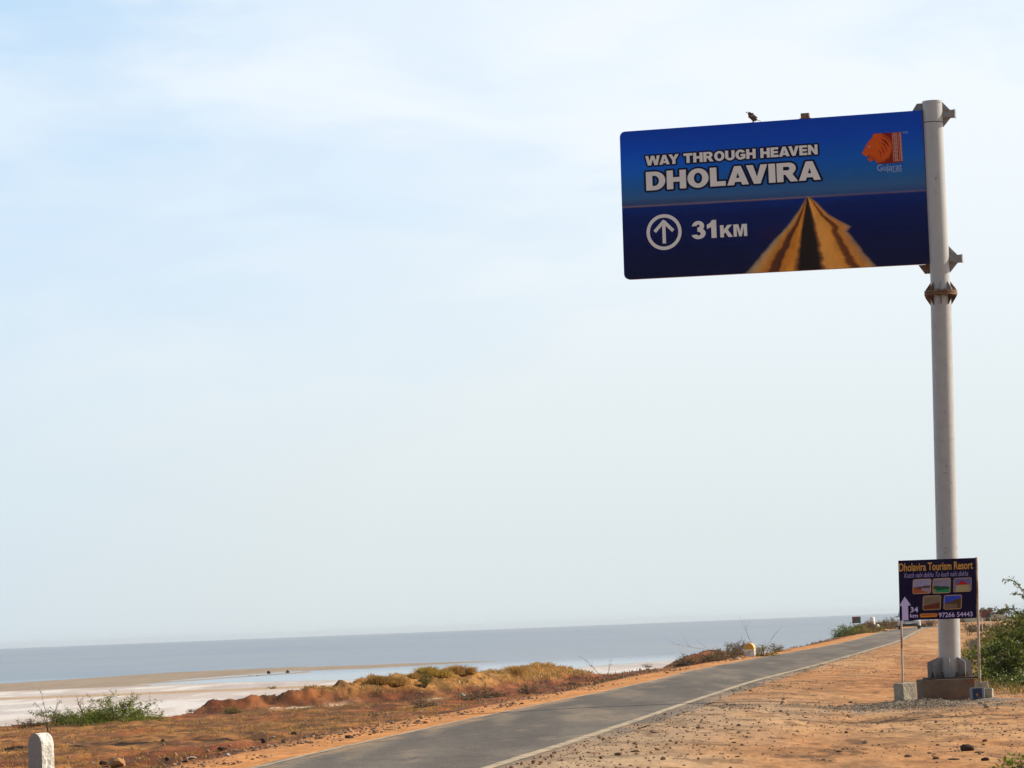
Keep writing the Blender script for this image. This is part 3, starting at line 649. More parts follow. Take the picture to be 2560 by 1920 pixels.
# flange: two rusty discs, gussets above and below, bolts
fl = MB(); dn = (pj - pb).normalized()
for k, o_ in ((0, -0.022), (1, 0.022)):
    fl.tube([pj + dn * (o_ - 0.018), pj + dn * (o_ + 0.018)], 0.295, 40, sm=False)
for k in range(12):
    a = 2 * math.pi * k / 12 + 0.2; q = pj + Vector((math.cos(a), math.sin(a), 0)) * 0.25
    fl.tube([q - dn * 0.07, q + dn * 0.07], 0.016, 6, sm=False)
fl.build('flange', M_rust, sign)
for k in range(8):
    a = math.radians(-98 + 45 * k); e = Vector((math.cos(a), math.sin(a), 0)); sd_ = Vector((-math.sin(a), math.cos(a), 0)) * 0.010
    g = MB()
    g.prism([pj + e * 0.170 + dn * 0.042, pj + e * 0.285 + dn * 0.042, pj + e * 0.272 + dn * 0.070, pj + e * 0.174 + dn * 0.205], None, sd_)
    g.build('gusset', M_gusset if k in (0, 1, 3, 5) else M_rust, sign); g = MB()
    g.prism([pj + e * 0.180 - dn * 0.042, pj + e * 0.288 - dn * 0.042, pj + e * 0.276 - dn * 0.080, pj + e * 0.182 - dn * 0.225], None, sd_)
    g.build('gusset', M_rustd if k != 6 else M_rust, sign)
for q_ in (0.30, 0.62):
    sb_ = MB(); c_ = pb + (pj - pb) * q_; r_w = 0.196 - 0.010 * q_; sb_.tube([c_ - dn * 0.006, c_ + dn * 0.006], r_w + 0.004, 40); sb_.build('weld_seam', M_polelow, sign)
# base plate and fins
bpz = pb.copy(); bpm = MB(); bpm.box((pb.x, pb.y, pb.z + 0.012), (0.88, 0.88, 0.03)); bpm.build('base_plate', M_rustd, sign)
for k in range(8):
    a = math.radians(-98 + 45 * k); e = Vector((math.cos(a), math.sin(a), 0)); sd_ = Vector((-math.sin(a), math.cos(a), 0)) * 0.014; z = Vector((0, 0, 1)); b0 = pb + z * 0.028
    g = MB(); g.prism([b0 + e * 0.186, b0 + e * 0.395, b0 + e * 0.395 + z * 0.27, b0 + e * 0.185 + z * 0.36], None, sd_)
    g.build('fin', M_gusset, sign)
bo = MB()
for k in range(8):
    a = math.radians(-76 + 45 * k); q = pb + Vector((math.cos(a), math.sin(a), 0)) * 0.33
    bo.tube([q + Vector((0, 0, 0.02)), q + Vector((0, 0, 0.12))], 0.018, 6, sm=False); bo.tube([q + Vector((0, 0, 0.03)), q + Vector((0, 0, 0.065))], 0.034, 6, sm=False); bo.build('anchor_bolt', M_rustd, sign); bo = MB()
# concrete pedestal
pc = at(2384, 1752, YP - 0.5); w_ = 0.92
ped = MB(); zc = (pb.z + (gz(pc.x, YP) - 0.15)) / 2
ped.box((pc.x - 0.065, YP, zc - 0.002), (w_, 0.98, pb.z - gz(pc.x, YP) + 0.15), bev=0.018)
for v_i in range(len(ped.v)):
    x, y, z = ped.v[v_i]; ped.v[v_i] = (x + 0.012 * math.sin(z * 31 + y * 9), y + 0.01 * math.sin(x * 17), z)
pedo = ped.build('pedestal', M_concd, sign)

# board: upright plane turned about 15 degrees, right edge at the pole
cR = at(2304, 275.4, YP - 0.02); cL = at(1549.0, 329.5, YP + 1.55)
al = Vector((cR.x - cL.x, cR.y - cL.y, 0)).normalized(); nb = Vector((al.y, -al.x, 0))     # normal, toward the camera
def onplane(sx, sy):
    d = ray(sx, sy); t = (cR - CAM).dot(nb) / d.dot(nb); return CAM + d * t
TL, TR, BR, BL = onplane(1549, 329.8), onplane(2304, 275.4), onplane(2325, 659.0), onplane(1560.5, 699)
def PB(u, v, lift=0.0):
    return (TL * (1 - u) + TR * u) * (1 - v) + (BL * (1 - u) + BR * u) * v + nb * (lift * 2.0)
BW, BH = (TR - TL).length, (BL - TL).length
rc_ = 0.10
def inset(u):
    x = u * BW
    return np.where(x < rc_, (rc_ - np.sqrt(np.maximum(rc_ ** 2 - (rc_ - x) ** 2, 0))) / BH, 0)
gu = np.concatenate([np.linspace(0, rc_ / BW, 9)[:-1], np.linspace(rc_ / BW, 1, 400)]); gv = np.linspace(0, 1, 200)
GU, GV = np.meshgrid(gu, gv, indexing='ij'); r_ = inset(GU); GV2 = r_ + (1 - 2 * r_) * GV
def board_print(u, v):
    K = 1.75
    stops = [0, .12, .28, .40, .47, .515]; cs = [lin(0, 52, 152), lin(0, 60, 160), lin(6, 76, 158), lin(26, 80, 136), lin(44, 80, 122), lin(42, 68, 110)]
    c = np.stack([np.interp(v, stops, [k[i] for k in cs]) for i in range(3)], -1)
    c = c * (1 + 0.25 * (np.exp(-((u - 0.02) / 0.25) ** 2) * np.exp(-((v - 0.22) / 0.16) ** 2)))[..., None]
    hv = 0.512 + 0.012 * u
    s2 = [.51, .53, .60, .75, 1.0]; c2 = [lin(2, 40, 108), lin(0, 30, 96), lin(0, 18, 80), lin(2, 9, 62), lin(5, 6, 46)]
    cc = np.stack([np.interp(v, s2, [k[i] for k in c2]) for i in range(3)], -1)
    cc = cc * (1 + 0.5 * (fbm(u * 8, v * 60, 3) - 0.5))[..., None]
    cc = L3(sst(0.62, 0.8, fbm(u * 6 + 3, v * 8 + 2, 3)) * 0.3 * sst(0.6, 0.8, v), cc, np.zeros_like(cc) + np.array(lin(40, 10, 60)))
    c = np.where((v > hv)[..., None], cc, c)
    # far shore line
    c = L3(np.exp(-((v - hv) / 0.0045) ** 2) * (0.85 - 0.35 * sst(0.5, 0.8, u)), c, np.zeros_like(c) + np.array(lin(125, 95, 85)))
    c = L3(np.exp(-((v - hv + 0.022) / 0.016) ** 2) * 0.35 * sst(0.7, 0.1, u), c, np.zeros_like(c) + np.array(lin(50, 40, 60)))
    # causeway
    nz = (fbm(v * 22, u * 3, 4) - 0.5); t = np.clip((v - 0.517) / 0.483, 0, 1)
    lft = np.interp(v, [.517, .60, .70, .74, .80, .90, 1.0], [.616, .588, .548, .530, .496, .450, .405]) + nz * 0.014 * t
    rgt = np.interp(v, [.517, .56, .64, .68, .73, .76, .80, .90, 1.0], [.620, .646, .680, .712, .752, .738, .757, .788, .828]) - nz * 0.012 * t
    ins = sst(-0.006, 0.006, u - lft) * sst(-0.006, 0.006, rgt - u) * (v > 0.515)
    st = fbm(u * 40 + (v - 0.5) * 6, v * 9, 4); st2 = fbm((u - 0.615) / (t + 0.1) * 5, v * 6, 3)
    r0_ = np.interp(v, [.517, 1.0], [.6155, .578]); r1_ = np.interp(v, [.517, 1.0], [.617, .648])
    rl_ = (u - lft) / np.maximum(r0_ - lft, 1e-3); rr_ = (u - r1_) / np.maximum(rgt - r1_, 1e-3); wv = (fbm(v * 30, u * 6, 3) - 0.5) * 0.10
    def ramp(x, st_, cl_): return np.stack([np.interp(x, st_, [lin(*k)[i] for k in cl_]) for i in range(3)], -1)
    gl = ramp(rl_ + wv, [0, .10, .22, .36, .42, .58, .64, .86, .95, 1.0], [(120, 105, 90), (165, 135, 95), (186, 128, 52), (176, 104, 24), (92, 44, 6), (70, 32, 4), (190, 112, 22), (206, 132, 36), (120, 66, 14), (40, 20, 6)])
    gr = ramp(rr_ + wv, [0, .06, .12, .48, .56, .66, .74, .90, 1.0], [(40, 20, 6), (130, 74, 18), (216, 150, 66), (208, 136, 44), (112, 56, 8), (96, 46, 6), (196, 124, 36), (170, 120, 70), (128, 100, 80)])
    g = np.where((rl_ < 1)[..., None], gl, gr) * (0.66 + 0.36 * fbm(u * 60, v * 12, 3))[..., None] + 0.006
    c = L3(ins, c, g)
    r0 = np.interp(v, [.517, .60, .70, .85, 1.0], [.6155, .606, .596, .586, .578]); r1 = np.interp(v, [.517, .60, .70, .85, 1.0], [.6165, .620, .628, .638, .648])
    c = L3(sst(-0.004, 0.004, u - r0) * sst(-0.004, 0.004, r1 - u) * (v > 0.52) * 0.96, c, np.zeros_like(c) + np.array(lin(26, 14, 8)))
    return c * K
bv = np.array([PB(a, b, 0.0)[:] for a, b in zip(GU.ravel(), GV2.ravel())])
bi = np.arange(GU.size).reshape(GU.shape)
bf = np.stack([bi[:-1, :-1], bi[:-1, 1:], bi[1:, 1:], bi[1:, :-1]], -1).reshape(-1, 4)
bmb = MB(); ol = []
us = [rc_ / BW * (1 - math.cos(a)) for a in np.linspace(0, math.pi / 2, 9)]
top = [(u, float(inset(u))) for u in us] + [(1, 0)]; outl = top + [(1, 1)] + [(u, 1 - float(inset(u))) for u in us[::-1]]
pts = [PB(a, b, -0.002) for a, b in outl]
n_ = len(pts); bmb.add(pts + [p - nb * 0.11 for p in pts], [tuple(range(n_, 2 * n_))], 0)
bmb.add(pts + [p - nb * 0.11 for p in pts], [(i, (i + 1) % n_, n_ + (i + 1) % n_, n_ + i) for i in range(n_)], 1)
panel = bmb.build('panel', [M_signback, M_rim], sign); panel['label'] = 'wide blue board with rounded left corners'
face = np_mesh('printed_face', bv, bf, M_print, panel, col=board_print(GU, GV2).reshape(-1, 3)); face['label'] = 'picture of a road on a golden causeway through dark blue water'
fr = MB(); fr.prism([PB(1, 0, 0.0), PB(1, 1, 0.0), PB(1, 1, 0.0) - nb * 0.1, PB(1, 0, 0.0) - nb * 0.1], None, al * 0.075); fr.build('frame_edge', M_rustd, sign)
# lettering
put_glyphs('WAY THROUGH HEAVEN', (.0843, .1755, .6565, .2430), PB, M_white, panel, outline=(0.16, M_navy))
put_glyphs('DHOLAVIRA', (.0843, .282, .663, .4125), PB, M_white, panel, outline=(0.10, M_navy))
put_glyphs('31', (.2300, .634, .3130, .756), PB, M_white, panel, label='the number 31')
put_glyphs('KM', (.3250, .672, .4140, .753), PB, M_white, panel, label='the letters KM')
def ring_arrow():
    cu, cv = .1387, .6955; A = BW; B = BH; rr_ = 0.331; n = 48; mb = MB(); vs = []
    for k in range(n):
        a = 2 * math.pi * k / n
        for r in (rr_, rr_ - 0.063): vs.append(PB(cu + r * math.cos(a) / A, cv + r * math.sin(a) / B, 0.004))
    mb.add(vs, [(2 * k, 2 * k + 1, (2 * k + 3) % (2 * n), (2 * k + 2) % (2 * n)) for k in range(n)])
    def bar(x0, y0, x1, y1, w):
        d = Vector((x1 - x0, y1 - y0)).normalized(); q = Vector((-d.y, d.x)) * w / 2
        mb.add([PB(cu + x / A, cv + y / B, 0.0045 if w != 0.065 else 0.004) for x, y in ((x0 - q.x, y0 - q.y), (x0 + q.x, y0 + q.y), (x1 + q.x, y1 + q.y), (x1 - q.x, y1 - q.y))], [(0, 1, 2, 3)])
    bar(0, -0.15, 0, 0.21, 0.064); bar(0.012, -0.21, -0.175, -0.015, 0.063)
    mb.add([PB(cu + x / A, cv + y / B, 0.005) for x, y in ((-0.012, -0.21 - 0.02), (0.03, -0.21), (0.197, -0.037), (0.153, 0.007), (-0.012, -0.16))], [(0, 1, 2, 3, 4)])
    o = mb.build('arrow_symbol', M_white, panel); o['label'] = 'white straight-ahead arrow inside a ring'
ring_arrow()
def lg(x, y):     # logo coordinates from the enlarged photograph -> board u,v
    sx, sy = 2080 + x / 6.144, 240 + y / 6.144
    p = onplane(sx, sy); u = (p - TL).dot(al) / BW
    t_ = TL * (1 - u) + TR * u; b_ = BL * (1 - u) + BR * u
    return (u, (t_.z - p.z) / (t_.z - b_.z))
G = lambda pts: [lg(*p) for p in pts]
put_poly(G([(660, 578), (918, 562), (940, 1032), (700, 1042), (668, 1000), (664, 900), (640, 700)]), PB, M_redbr, panel, 'logo_square', 0.003)
lion = [(640, 582), (760, 574), (800, 600), (850, 625), (890, 665), (912, 720), (918, 800), (905, 870), (880, 905), (868, 960), (850, 968), (835, 930), (815, 960), (800, 1015), (775, 1010),
        (760, 965), (735, 1000), (712, 985), (700, 1035), (680, 1015), (665, 945), (640, 950), (612, 1000), (582, 1010), (542, 972), (586, 928), (562, 903), (534, 935), (482, 910), (460, 872), (490, 828),
        (520, 760), (560, 702), (610, 652), (625, 612)]
lo_ = put_poly(G(lion), PB, M_orange, panel, 'logo_emblem', 0.004); lo_['label'] = 'orange lion head emblem facing left'
for k, st in enumerate([[(770, 600), (850, 640), (905, 720), (895, 720), (840, 655), (765, 612)], [(760, 650), (835, 690), (885, 780), (873, 780), (825, 705), (758, 662)],
                        [(760, 710), (815, 750), (850, 850), (838, 850), (803, 765), (757, 722)], [(750, 770), (790, 820), (808, 900), (796, 900), (778, 832), (747, 782)], [(720, 820), (750, 870), (758, 940), (748, 940), (738, 880), (715, 832)]]):
    put_poly(G(st), PB, M_redbr, panel, 'logo_strand', 0.005)
eye = put_poly(G([(552, 778), (568, 764), (588, 776), (574, 796)]), PB, M_pale, panel, 'logo_eye', 0.005)
put_poly(G([(916, 562), (1062, 550), (1078, 1018), (940, 1030)]), PB, M_redbr, panel, 'logo_column', 0.003)
lm = MB(); rs = random.Random(5)
for r in range(22):
    y = 570 + r * 20.2; x0 = 921 + r * 1.1
    for (a, b, hgt) in ((0, 8, 17), (16 + rs.random() * 6, 52, 9), (58, 78 - rs.random() * 6, 12), (92, 99, 19), (112, 140, 11)):
        s_ = [lg(x0 + a, y - a * 0.08), lg(x0 + b, y - 3 - b * 0.08), lg(x0 + b - 3, y + hgt - b * 0.08), lg(x0 + a - 3, y + hgt + 3 - a * 0.08)]
        lm.add([PB(*q, 0.0045) for q in s_], [(0, 1, 2, 3)])
lo2 = lm.build('logo_pattern', M_pink, panel); lo2['label'] = 'pale pink patterned column of the emblem'
u0, v0 = lg(690, 1060); u1, v1 = lg(1072, 1130)
put_text('Gujarat', (u0, v0 - 0.002, u1, v1 + 0.014), PB, M_pale, panel, off=0.004)
u0, v0 = lg(892, 1142); u1, v1 = lg(1072, 1165)
put_text('Tourism', (u0, v0 - 0.001, u1, v1), PB, M_pale, panel, off=0.004)
u0, v0 = lg(1082, 548); u1, v1 = lg(1162, 578)
put_text('TM', (u0, v0, u1, v1), PB, M_pale, panel, off=0.0)
# arms through the pole: square tubes along the board's line, with gussets
for (sx, sy) in ((2369, 285.5), (2387, 647.5)):
    q = at(sx, sy, YP); c0 = q + al * 0.10
    back = Vector((0, 0, 0)); ax = Matrix((al, nb, Vector((0, 0, 1)))).transposed()
    M4 = Matrix.Translation(q) @ ax.to_4x4()
    arm = MB(); arm.box((-0.20, 0, 0), (0.66, 0.13, 0.135), M=M4); arm.box((0.135, 0, 0), (0.012, 0.15, 0.155), M=M4)
    zz = Vector((0, 0, 1))
    ao = arm.build('arm', M_gusset, sign)
    for s in (-1, 1):
        for e in (-1, 1):
            if e == 1:
                tri = [M4 @ Vector((-0.20, 0.0, s * 0.068)), M4 @ Vector((0.055, 0, s * 0.068)), M4 @ Vector((-0.10, 0, s * 0.245)), M4 @ Vector((-0.20, 0, s * 0.245))]
            else:
                tri = [M4 @ Vector((-0.42, 0.0, s * 0.068)), M4 @ Vector((-0.665, 0, s * 0.068)), M4 @ Vector((-0.55, 0, s * 0.235)), M4 @ Vector((-0.42, 0, s * 0.235))]
            g = MB(); g.prism(tri, None, nb * 0.012); g.build('gusset', M_gusset if s > 0 or e > 0 else M_rust, sign)
# lifting lug on the board's top edge
lq = (2016.5 - 1549) / (2304 - 1549); q = PB(lq, 0.0) - nb * 0.05
ax = Matrix((al, nb, Vector((0, 0, 1)))).transposed().to_4x4(); M4 = Matrix.Translation(q) @ ax
lug = MB(); lug.box((0, 0, 0.045), (0.150, 0.09, 0.115), M=M4); lug.box((0.0, 0, 0.003), (0.20, 0.10, 0.02), M=M4); lug.build('lug', M_rust, sign)
# wire band
wb = MB(); q = pt_ + (pj - pt_) * 0.107; wb.tube([q, q - dn * 0.014], 0.1795, 40); wb.build('wire_band', M_rustd, sign)

# ------------------------------------------------------------------ bird on the board
def skin_mesh(name, pts, edges, radii, m, parent, sub=2):
    me = bpy.data.meshes.new(name); me.from_pydata([tuple(p) for p in pts], edges, []); o = bpy.data.objects.new(name, me); C.objects.link(o)
    md = o.modifiers.new('skin', 'SKIN')
    for i, r in enumerate(radii): me.skin_vertices[0].data[i].radius = r if hasattr(r, '__len__') else (r, r)
    me.skin_vertices[0].data[0].use_root = True
    s = o.modifiers.new('sub', 'SUBSURF'); s.levels = s.render_levels = sub
    dg = bpy.context.evaluated_depsgraph_get(); dg.update(); m2 = bpy.data.meshes.new_from_object(o.evaluated_get(dg))
    o.modifiers.clear(); o.data = m2; m2.materials.clear(); m2.materials.append(m)
    for p in m2.polygons: p.use_smooth = True
    if parent: o.parent = parent
    return o
qb = PB((1886 - 1549) / (2304 - 1549), 0.0) - nb * 0.04
bird = empty('bird', qb, (0, 0, math.atan2(al.y, al.x))); bird.scale = (1.3, 1.3, 1.3)
tag(bird, 'small brown bird perched on the top edge of the big blue board facing left', 'bird')
skin_mesh('body', [(0.0, 0, 0.075), (-0.025, 0, 0.105), (-0.048, 0, 0.135), (-0.060, 0, 0.152), (0.030, 0, 0.045), (0.058, 0, 0.025)],
          [(0, 1), (1, 2), (2, 3), (0, 4), (4, 5)], [0.044, 0.040, 0.025, 0.022, 0.031, 0.014], M_bird, bird)
br = MB(); br.lathe([(0.0, -0.034), (0.017, -0.026), (0.023, 0), (0.017, 0.026), (0.0, 0.034)], 12, M=Matrix.Translation((-0.004, -0.022, 0.092)) @ Matrix.Rotation(-0.6, 4, 'Y')); br.build('breast', M_birdc, bird)
bk = MB(); bk.tube([(-0.074, 0, 0.154), (-0.100, 0, 0.151)], [0.010, 0.002], 8); bk.build('beak', M_beak, bird)
tl = MB(); tl.prism([Vector((0.045, -0.013, 0.036)), Vector((0.115, -0.018, 0.006)), Vector((0.118, 0.018, 0.006)), Vector((0.045, 0.013, 0.036))], None, Vector((0, 0, 0.006))); tl.build('tail', M_bird, bird)
wg = MB()
for s in (-1, 1): wg.prism([Vector((-0.022, s * 0.032, 0.115)), Vector((0.01, s * 0.037, 0.10)), Vector((0.075, s * 0.016, 0.026)), Vector((0.01, s * 0.036, 0.062))], None, Vector((0, s * 0.005, 0)))
wg.build('wings', M_bird, bird)
for s in (-1, 1):
    g = MB(); g.tube([(0.0, s * 0.014, 0.052), (0.004, s * 0.014, 0.018), (0, s * 0.014, 0.001)], 0.0035, 6)
    for a in (-0.5, 0, 0.5, 3.14): g.tube([(0, s * 0.014, 0.004), (-0.018 * math.cos(a), s * 0.014 + 0.018 * math.sin(a), 0.003)], 0.0022, 5)
    g.build('leg', M_beak, bird)
ey = MB()
for s in (-1, 1):
    ey.lathe([(0, -0.0035), (0.0035, 0), (0, 0.0035)], 8, M=Matrix.Translation((-0.066, s * 0.024, 0.158)))
    ey.build('eye', M_black, bird); ey = MB()

# ------------------------------------------------------------------ small resort sign
YS = 59.2
sm = empty('resort_sign', (0, 0, 0))
tag(sm, 'small navy resort board on two thin posts in front of the tall pole', 'sign')
s0 = at(2246, 1401.6, YS); s1 = at(2439, 1394.5, YS); s2 = at(2441, 1545, YS); s3 = at(2249.6, 1551.4, YS)
def PS(u, v, lift=0.0):
    p = (s0 * (1 - u) + s1 * u) * (1 - v) + (s3 * (1 - u) + s2 * u) * v; return Vector((p.x, YS - lift, p.z))
sp = MB(); pts = [PS(0, 0), PS(1, 0), PS(1, 1), PS(0, 1)]; sp.add(pts + [p + Vector((0, 0.025, 0)) for p in pts], [(3, 2, 1, 0), (4, 5, 6, 7), (0, 1, 5, 4), (1, 2, 6, 5), (2, 3, 7, 6), (3, 0, 4, 7)])
M_sbg = mat('printed_dark_navy', lin(14, 4, 48, 1.1), 0.5, spec=0.12, vary=0.15, vscale=4)
spn = sp.build('panel', M_sbg, sm)
def S(x, y):      # enlarged crop coordinates -> u,v on the panel
    sx, sy = 2200 + x / 6.144, 1380 + y / 6.144; p = at(sx, sy, YS); u = (p.x - s0.x) / (s1.x - s0.x)
    tz = s0.z * (1 - u) + s1.z * u; bz = s3.z * (1 - u) + s2.z * u; return (u, (tz - p.z) / (tz - bz))
def sbox(x0, y0, x1, y1):
    a = S(x0, y0); b = S(x1, y1); return (a[0], a[1], b[0], b[1])
def vb(x0, ya, yb, x1):   # top, bottom measured at the left end
    a = S(x0, ya); b = S(x0, yb); c = S(x1, ya); return (a[0], a[1], c[0], b[1])
put_text('Dholavira Tourism Resort', vb(292, 178, 302, 1428), PS, M_gold, spn, off=0.022)
put_text('Kutch nahi dekha To kuch nahi dekha', vb(372, 322, 400, 1362), PS, M_script, spn, off=0.004, shear=0.35)
put_text('34', vb(482, 845, 930, 604), PS, M_lilac, spn, off=0.02, label='the number 34')
put_text('km', vb(482, 948, 1008, 604), PS, M_lilac, spn, off=0.02)
put_text('97266 54443', vb(926, 932, 1004, 1450), PS, M_lilac, spn, off=0.01, label='the number 97266 54443')
ar = put_poly([S(*p) for p in ((392, 684), (494, 818), (448, 826), (460, 1045), (362, 1050), (352, 832), (314, 826))], PS, M_lilac, spn, 'arrow_symbol', 0.003); ar['label'] = 'pale lilac straight-ahead arrow'
b_ = put_poly([S(*p) for p in ((636, 956), (655, 946), (885, 938), (905, 946), (905, 988), (890, 996), (655, 1006), (638, 998))], PS, mat('printed_amber', lin(205, 125, 40, 1.1), 0.5, spec=0.1), spn, 'amber_label', 0.003)
bars = MB()
for k in range(9):
    x = 668 + k * 25; bars.add([PS(*S(x, 962 - k * 1.0), 0.0045), PS(*S(x + 15, 961 - k), 0.0045), PS(*S(x + 13, 982 - k), 0.0045), PS(*S(x - 1, 983 - k), 0.0045)], [(0, 1, 2, 3)])
bars.build('fine_print', mat('printed_brown', lin(120, 60, 20, 1.1), 0.5), spn)
def picture(x0, y0, x1, y1, fn, label):
    n, k = 34, 26; a = np.linspace(0, 1, n); b = np.linspace(0, 1, k); A, B = np.meshgrid(a, b, indexing='ij')
    ins_ = np.where(A < 0.1, 0.1 - np.sqrt(np.maximum(0.01 - (0.1 - A) ** 2, 0)), np.where(A > 0.9, 0.1 - np.sqrt(np.maximum(0.01 - (A - 0.9) ** 2, 0)), 0))
    B2 = ins_ + (1 - 2 * ins_) * B
    pts_ = []
    for aa, bb in zip(A.ravel(), B2.ravel()):
        x = x0 + (x1 - x0) * aa; y = y0 + (y1 - y0) * bb - (x - x0) * 0.045; u, v = S(x, y); pts_.append(PS(u, v, 0.003)[:])
    c = fn(A, B2); e = np.minimum(np.minimum(A, 1 - A) * 1.3, np.minimum(B2, 1 - B2)); c = L3((e < 0.055) * 0.8, c, np.array(lin(170, 140, 100)))
    c = c * (0.85 + 0.3 * fbm(A * 6, B2 * 5, 3))[..., None]
    i = np.arange(A.size).reshape(A.shape)
    o = np_mesh('photo_print', np.array(pts_), np.stack([i[:-1, :-1], i[:-1, 1:], i[1:, 1:], i[1:, :-1]], -1).reshape(-1, 4), M_print, spn, col=(c * 1.2).reshape(-1, 3))
    o['label'] = label
z3 = lambda A, c: np.zeros(A.shape + (3,)) + np.array(lin(*c))
def W_(cond, a, b): return np.where(cond[..., None], a, b)
def f1(A, B):
    c = W_(B > 0.55 - 0.12 * A, z3(A, (80, 56, 48)), z3(A, (140, 135, 170))); c = W_((B > 0.6) & (A > 0.55 - (B - 0.6)), z3(A, (135, 120, 130)), c); return W_((B > 0.55 + 0.45 * A) , z3(A, (150, 70, 35)), c)
def f2(A, B):
    c = W_(B > 0.48 + 0.1 * A, z3(A, (18, 70, 45)), z3(A, (128, 120, 142))); c = W_(B > 0.82 - 0.1 * A, z3(A, (30, 125, 80)), c); return W_((B > 0.7) & (A < 0.2), z3(A, (120, 110, 95)), c)
def f3(A, B):
    c = W_(B > 0.85, z3(A, (120, 100, 75)), z3(A, (90, 90, 140))); c = W_((B > 0.5) & (A > 0.13) & (A < 0.9), z3(A, (150, 138, 105)), c); return W_((B < 0.5) & (B > 0.2 + abs(A - 0.48) * 0.8), z3(A, (165, 22, 22)), c)
def f4(A, B): return W_(B > 0.72 - 0.25 * A, z3(A, (92, 40, 18)), z3(A, (112, 96, 80)))
def f5(A, B):
    c = W_(B > 0.55 - 0.4 * (A - 0.1), z3(A, (78, 55, 28)), z3(A, (38, 66, 178))); return W_((B > 0.6) & (B < 0.9) & (A < 0.75), z3(A, (105, 88, 70)), c)
picture(512, 420, 796, 648, f1, 'small picture of a path and hills'); picture(818, 408, 1096, 640, f2, 'small picture of a green lawn'); picture(1142, 400, 1420, 618, f3, 'small picture of a red roofed hut')
picture(674, 674, 955, 896, f4, 'small brown picture of a slope'); picture(998, 664, 1278, 886, f5, 'small picture with a deep blue sky')
# posts
def post(p0, p1, r, m, parent, nm='post'):
    g = MB(); g.tube([p0, p1], r, 10); return g.build(nm, m, parent)
fl_ = at(2257, 1712, YS + 0.03); fr_ = at(2450, 1722, YS + 0.03)
post(at(2249, 1404, YS + 0.05), fl_, 0.019, M_post, sm)['label'] = 'left post of the small board, rusting'
post(at(2440.5, 1393.5, YS + 0.03), fr_, 0.024, M_post, sm)['label'] = 'right post of the small board, cream paint'
lgz = gz(fl_.x, YS)
def footing(cx, cy, zt, zb, w, d, yaw, m, nm='footing', r=False):
    g = MB(); M4 = Matrix.Translation((cx, cy, 0)) @ Matrix.Rotation(yaw, 4, 'Z')
    if r:
        g.lathe([(0, zb), (w / 2 * 1.02, zb), (w / 2, (zb + zt) / 2), (w / 2 * 1.03, zt - 0.02), (w / 2 * 0.98, zt), (0, zt)], 14, M=M4, sm=False)
    else: g.box((0, 0, (zt + zb) / 2), (w, d, zt - zb), M=M4, bev=0.015)
    for i in range(len(g.v)):
        x, y, z = g.v[i]; g.v[i] = (x + 0.012 * math.sin(z * 23 + y * 11), y + 0.012 * math.sin(x * 19 + z * 7), z + 0.006 * math.sin(x * 40))
    return g.build(nm, m, sm)
tb = at(2261, 1707, YS + 0.02); o = footing(tb.x, YS + 0.02, tb.z, lgz - 0.1, 0.30, 0.26, 0.62, M_conc); o['label'] = 'squat cast concrete footing in a heap of gravel'
tr2 = at(2459, 1722, YS + 0.1); o = footing(tr2.x - 0.03, YS + 0.12, tr2.z + 0.12, gz(tr2.x, YS) - 0.1, 0.20, 0.20, 0.15, M_conc)
tr2 = at(2456, 1721, YS - 0.1); o = footing(tr2.x + 0.02, YS - 0.1, tr2.z, gz(tr2.x, YS) - 0.1, 0.30, 0.22, -0.20, M_conc); o['label'] = 'pale concrete block round the right post'
# printed tin leaning at the right footing
tn = empty('printed_tin', (at(2444, 1748, YS - 0.32).x, YS - 0.32, gz(at(2444, 1748, YS).x, YS - 0.32)), (R(-8), 0, R(-6)))
tag(tn, 'dark blue printed square tin propped against the right footing of the small board', 'tin')
g = MB(); g.box((0, 0, 0.115), (0.25, 0.09, 0.23), bev=0.012); g.build('body', M_tin, tn)
g = MB(); g.box((0, -0.047, 0.115), (0.16, 0.004, 0.19)); g.build('printed_label', M_bag, tn)
g = MB(); g.box((-0.005, -0.051, 0.10), (0.035, 0.003, 0.05)); g.build('orange_mark', mat('tin_orange', (0.35, 0.15, 0.02), 0.5), tn)

# ------------------------------------------------------------------ rocks, gravel
def rock_mesh(seed, squash=0.7, sub=2):
    bm = bmesh.new(); bmesh.ops.create_icosphere(bm, subdivisions=sub, radius=1); r = random.Random(seed)
    offs = [Vector((r.uniform(-1, 1), r.uniform(-1, 1), r.uniform(-1, 1))).normalized() for _ in range(9)]; cut = [r.uniform(0.55, 0.9) for _ in offs]
    for v in bm.verts:
        for d, c in zip(offs, cut):
            k = v.co.dot(d)
            if k > c: v.co -= d * (k - c)
        v.co *= r.uniform(0.94, 1.05); v.co.z *= squash
    me = bpy.data.meshes.new('rock'); bm.to_mesh(me); bm.free(); return me
rock_m = [rock_mesh(i, sq) for i, sq in enumerate((0.6, 0.75, 0.5, 0.9, 0.65, 0.45))]
def rock(sx, sy, w, m, label, cat='rock', name='rock', h=0.7, seed=0, group=None, p=None):
    """w in photograph pixels"""
    q = p or ground_pt(sx, sy); s = w / 2.5 / F * q.y / 2
    me = rock_m[seed % 6].copy(); me.materials.clear(); me.materials.append(m)
    o = bpy.data.objects.new(name, me); C.objects.link(o); o.location = (q.x, q.y, q.z + s * h * 0.35); o.scale = (s * 1.05, s * 0.9, s * h * 1.4)
    o.rotation_euler = (0, 0, seed * 1.3); tag(o, label, cat, group)
    return o
rock(293, 1917, 70, M_rocko, 'broad pale orange slab of rock low at the bottom left beside the road verge', seed=1, h=0.55)
rock(258, 1912, 24, M_rockd, 'dark reddish lump touching the left end of the orange slab', seed=2, h=0.9)
rock(440, 1893, 15, M_rocko, 'orange rock at the start of the row of stones on the verge', seed=3, h=1.0)
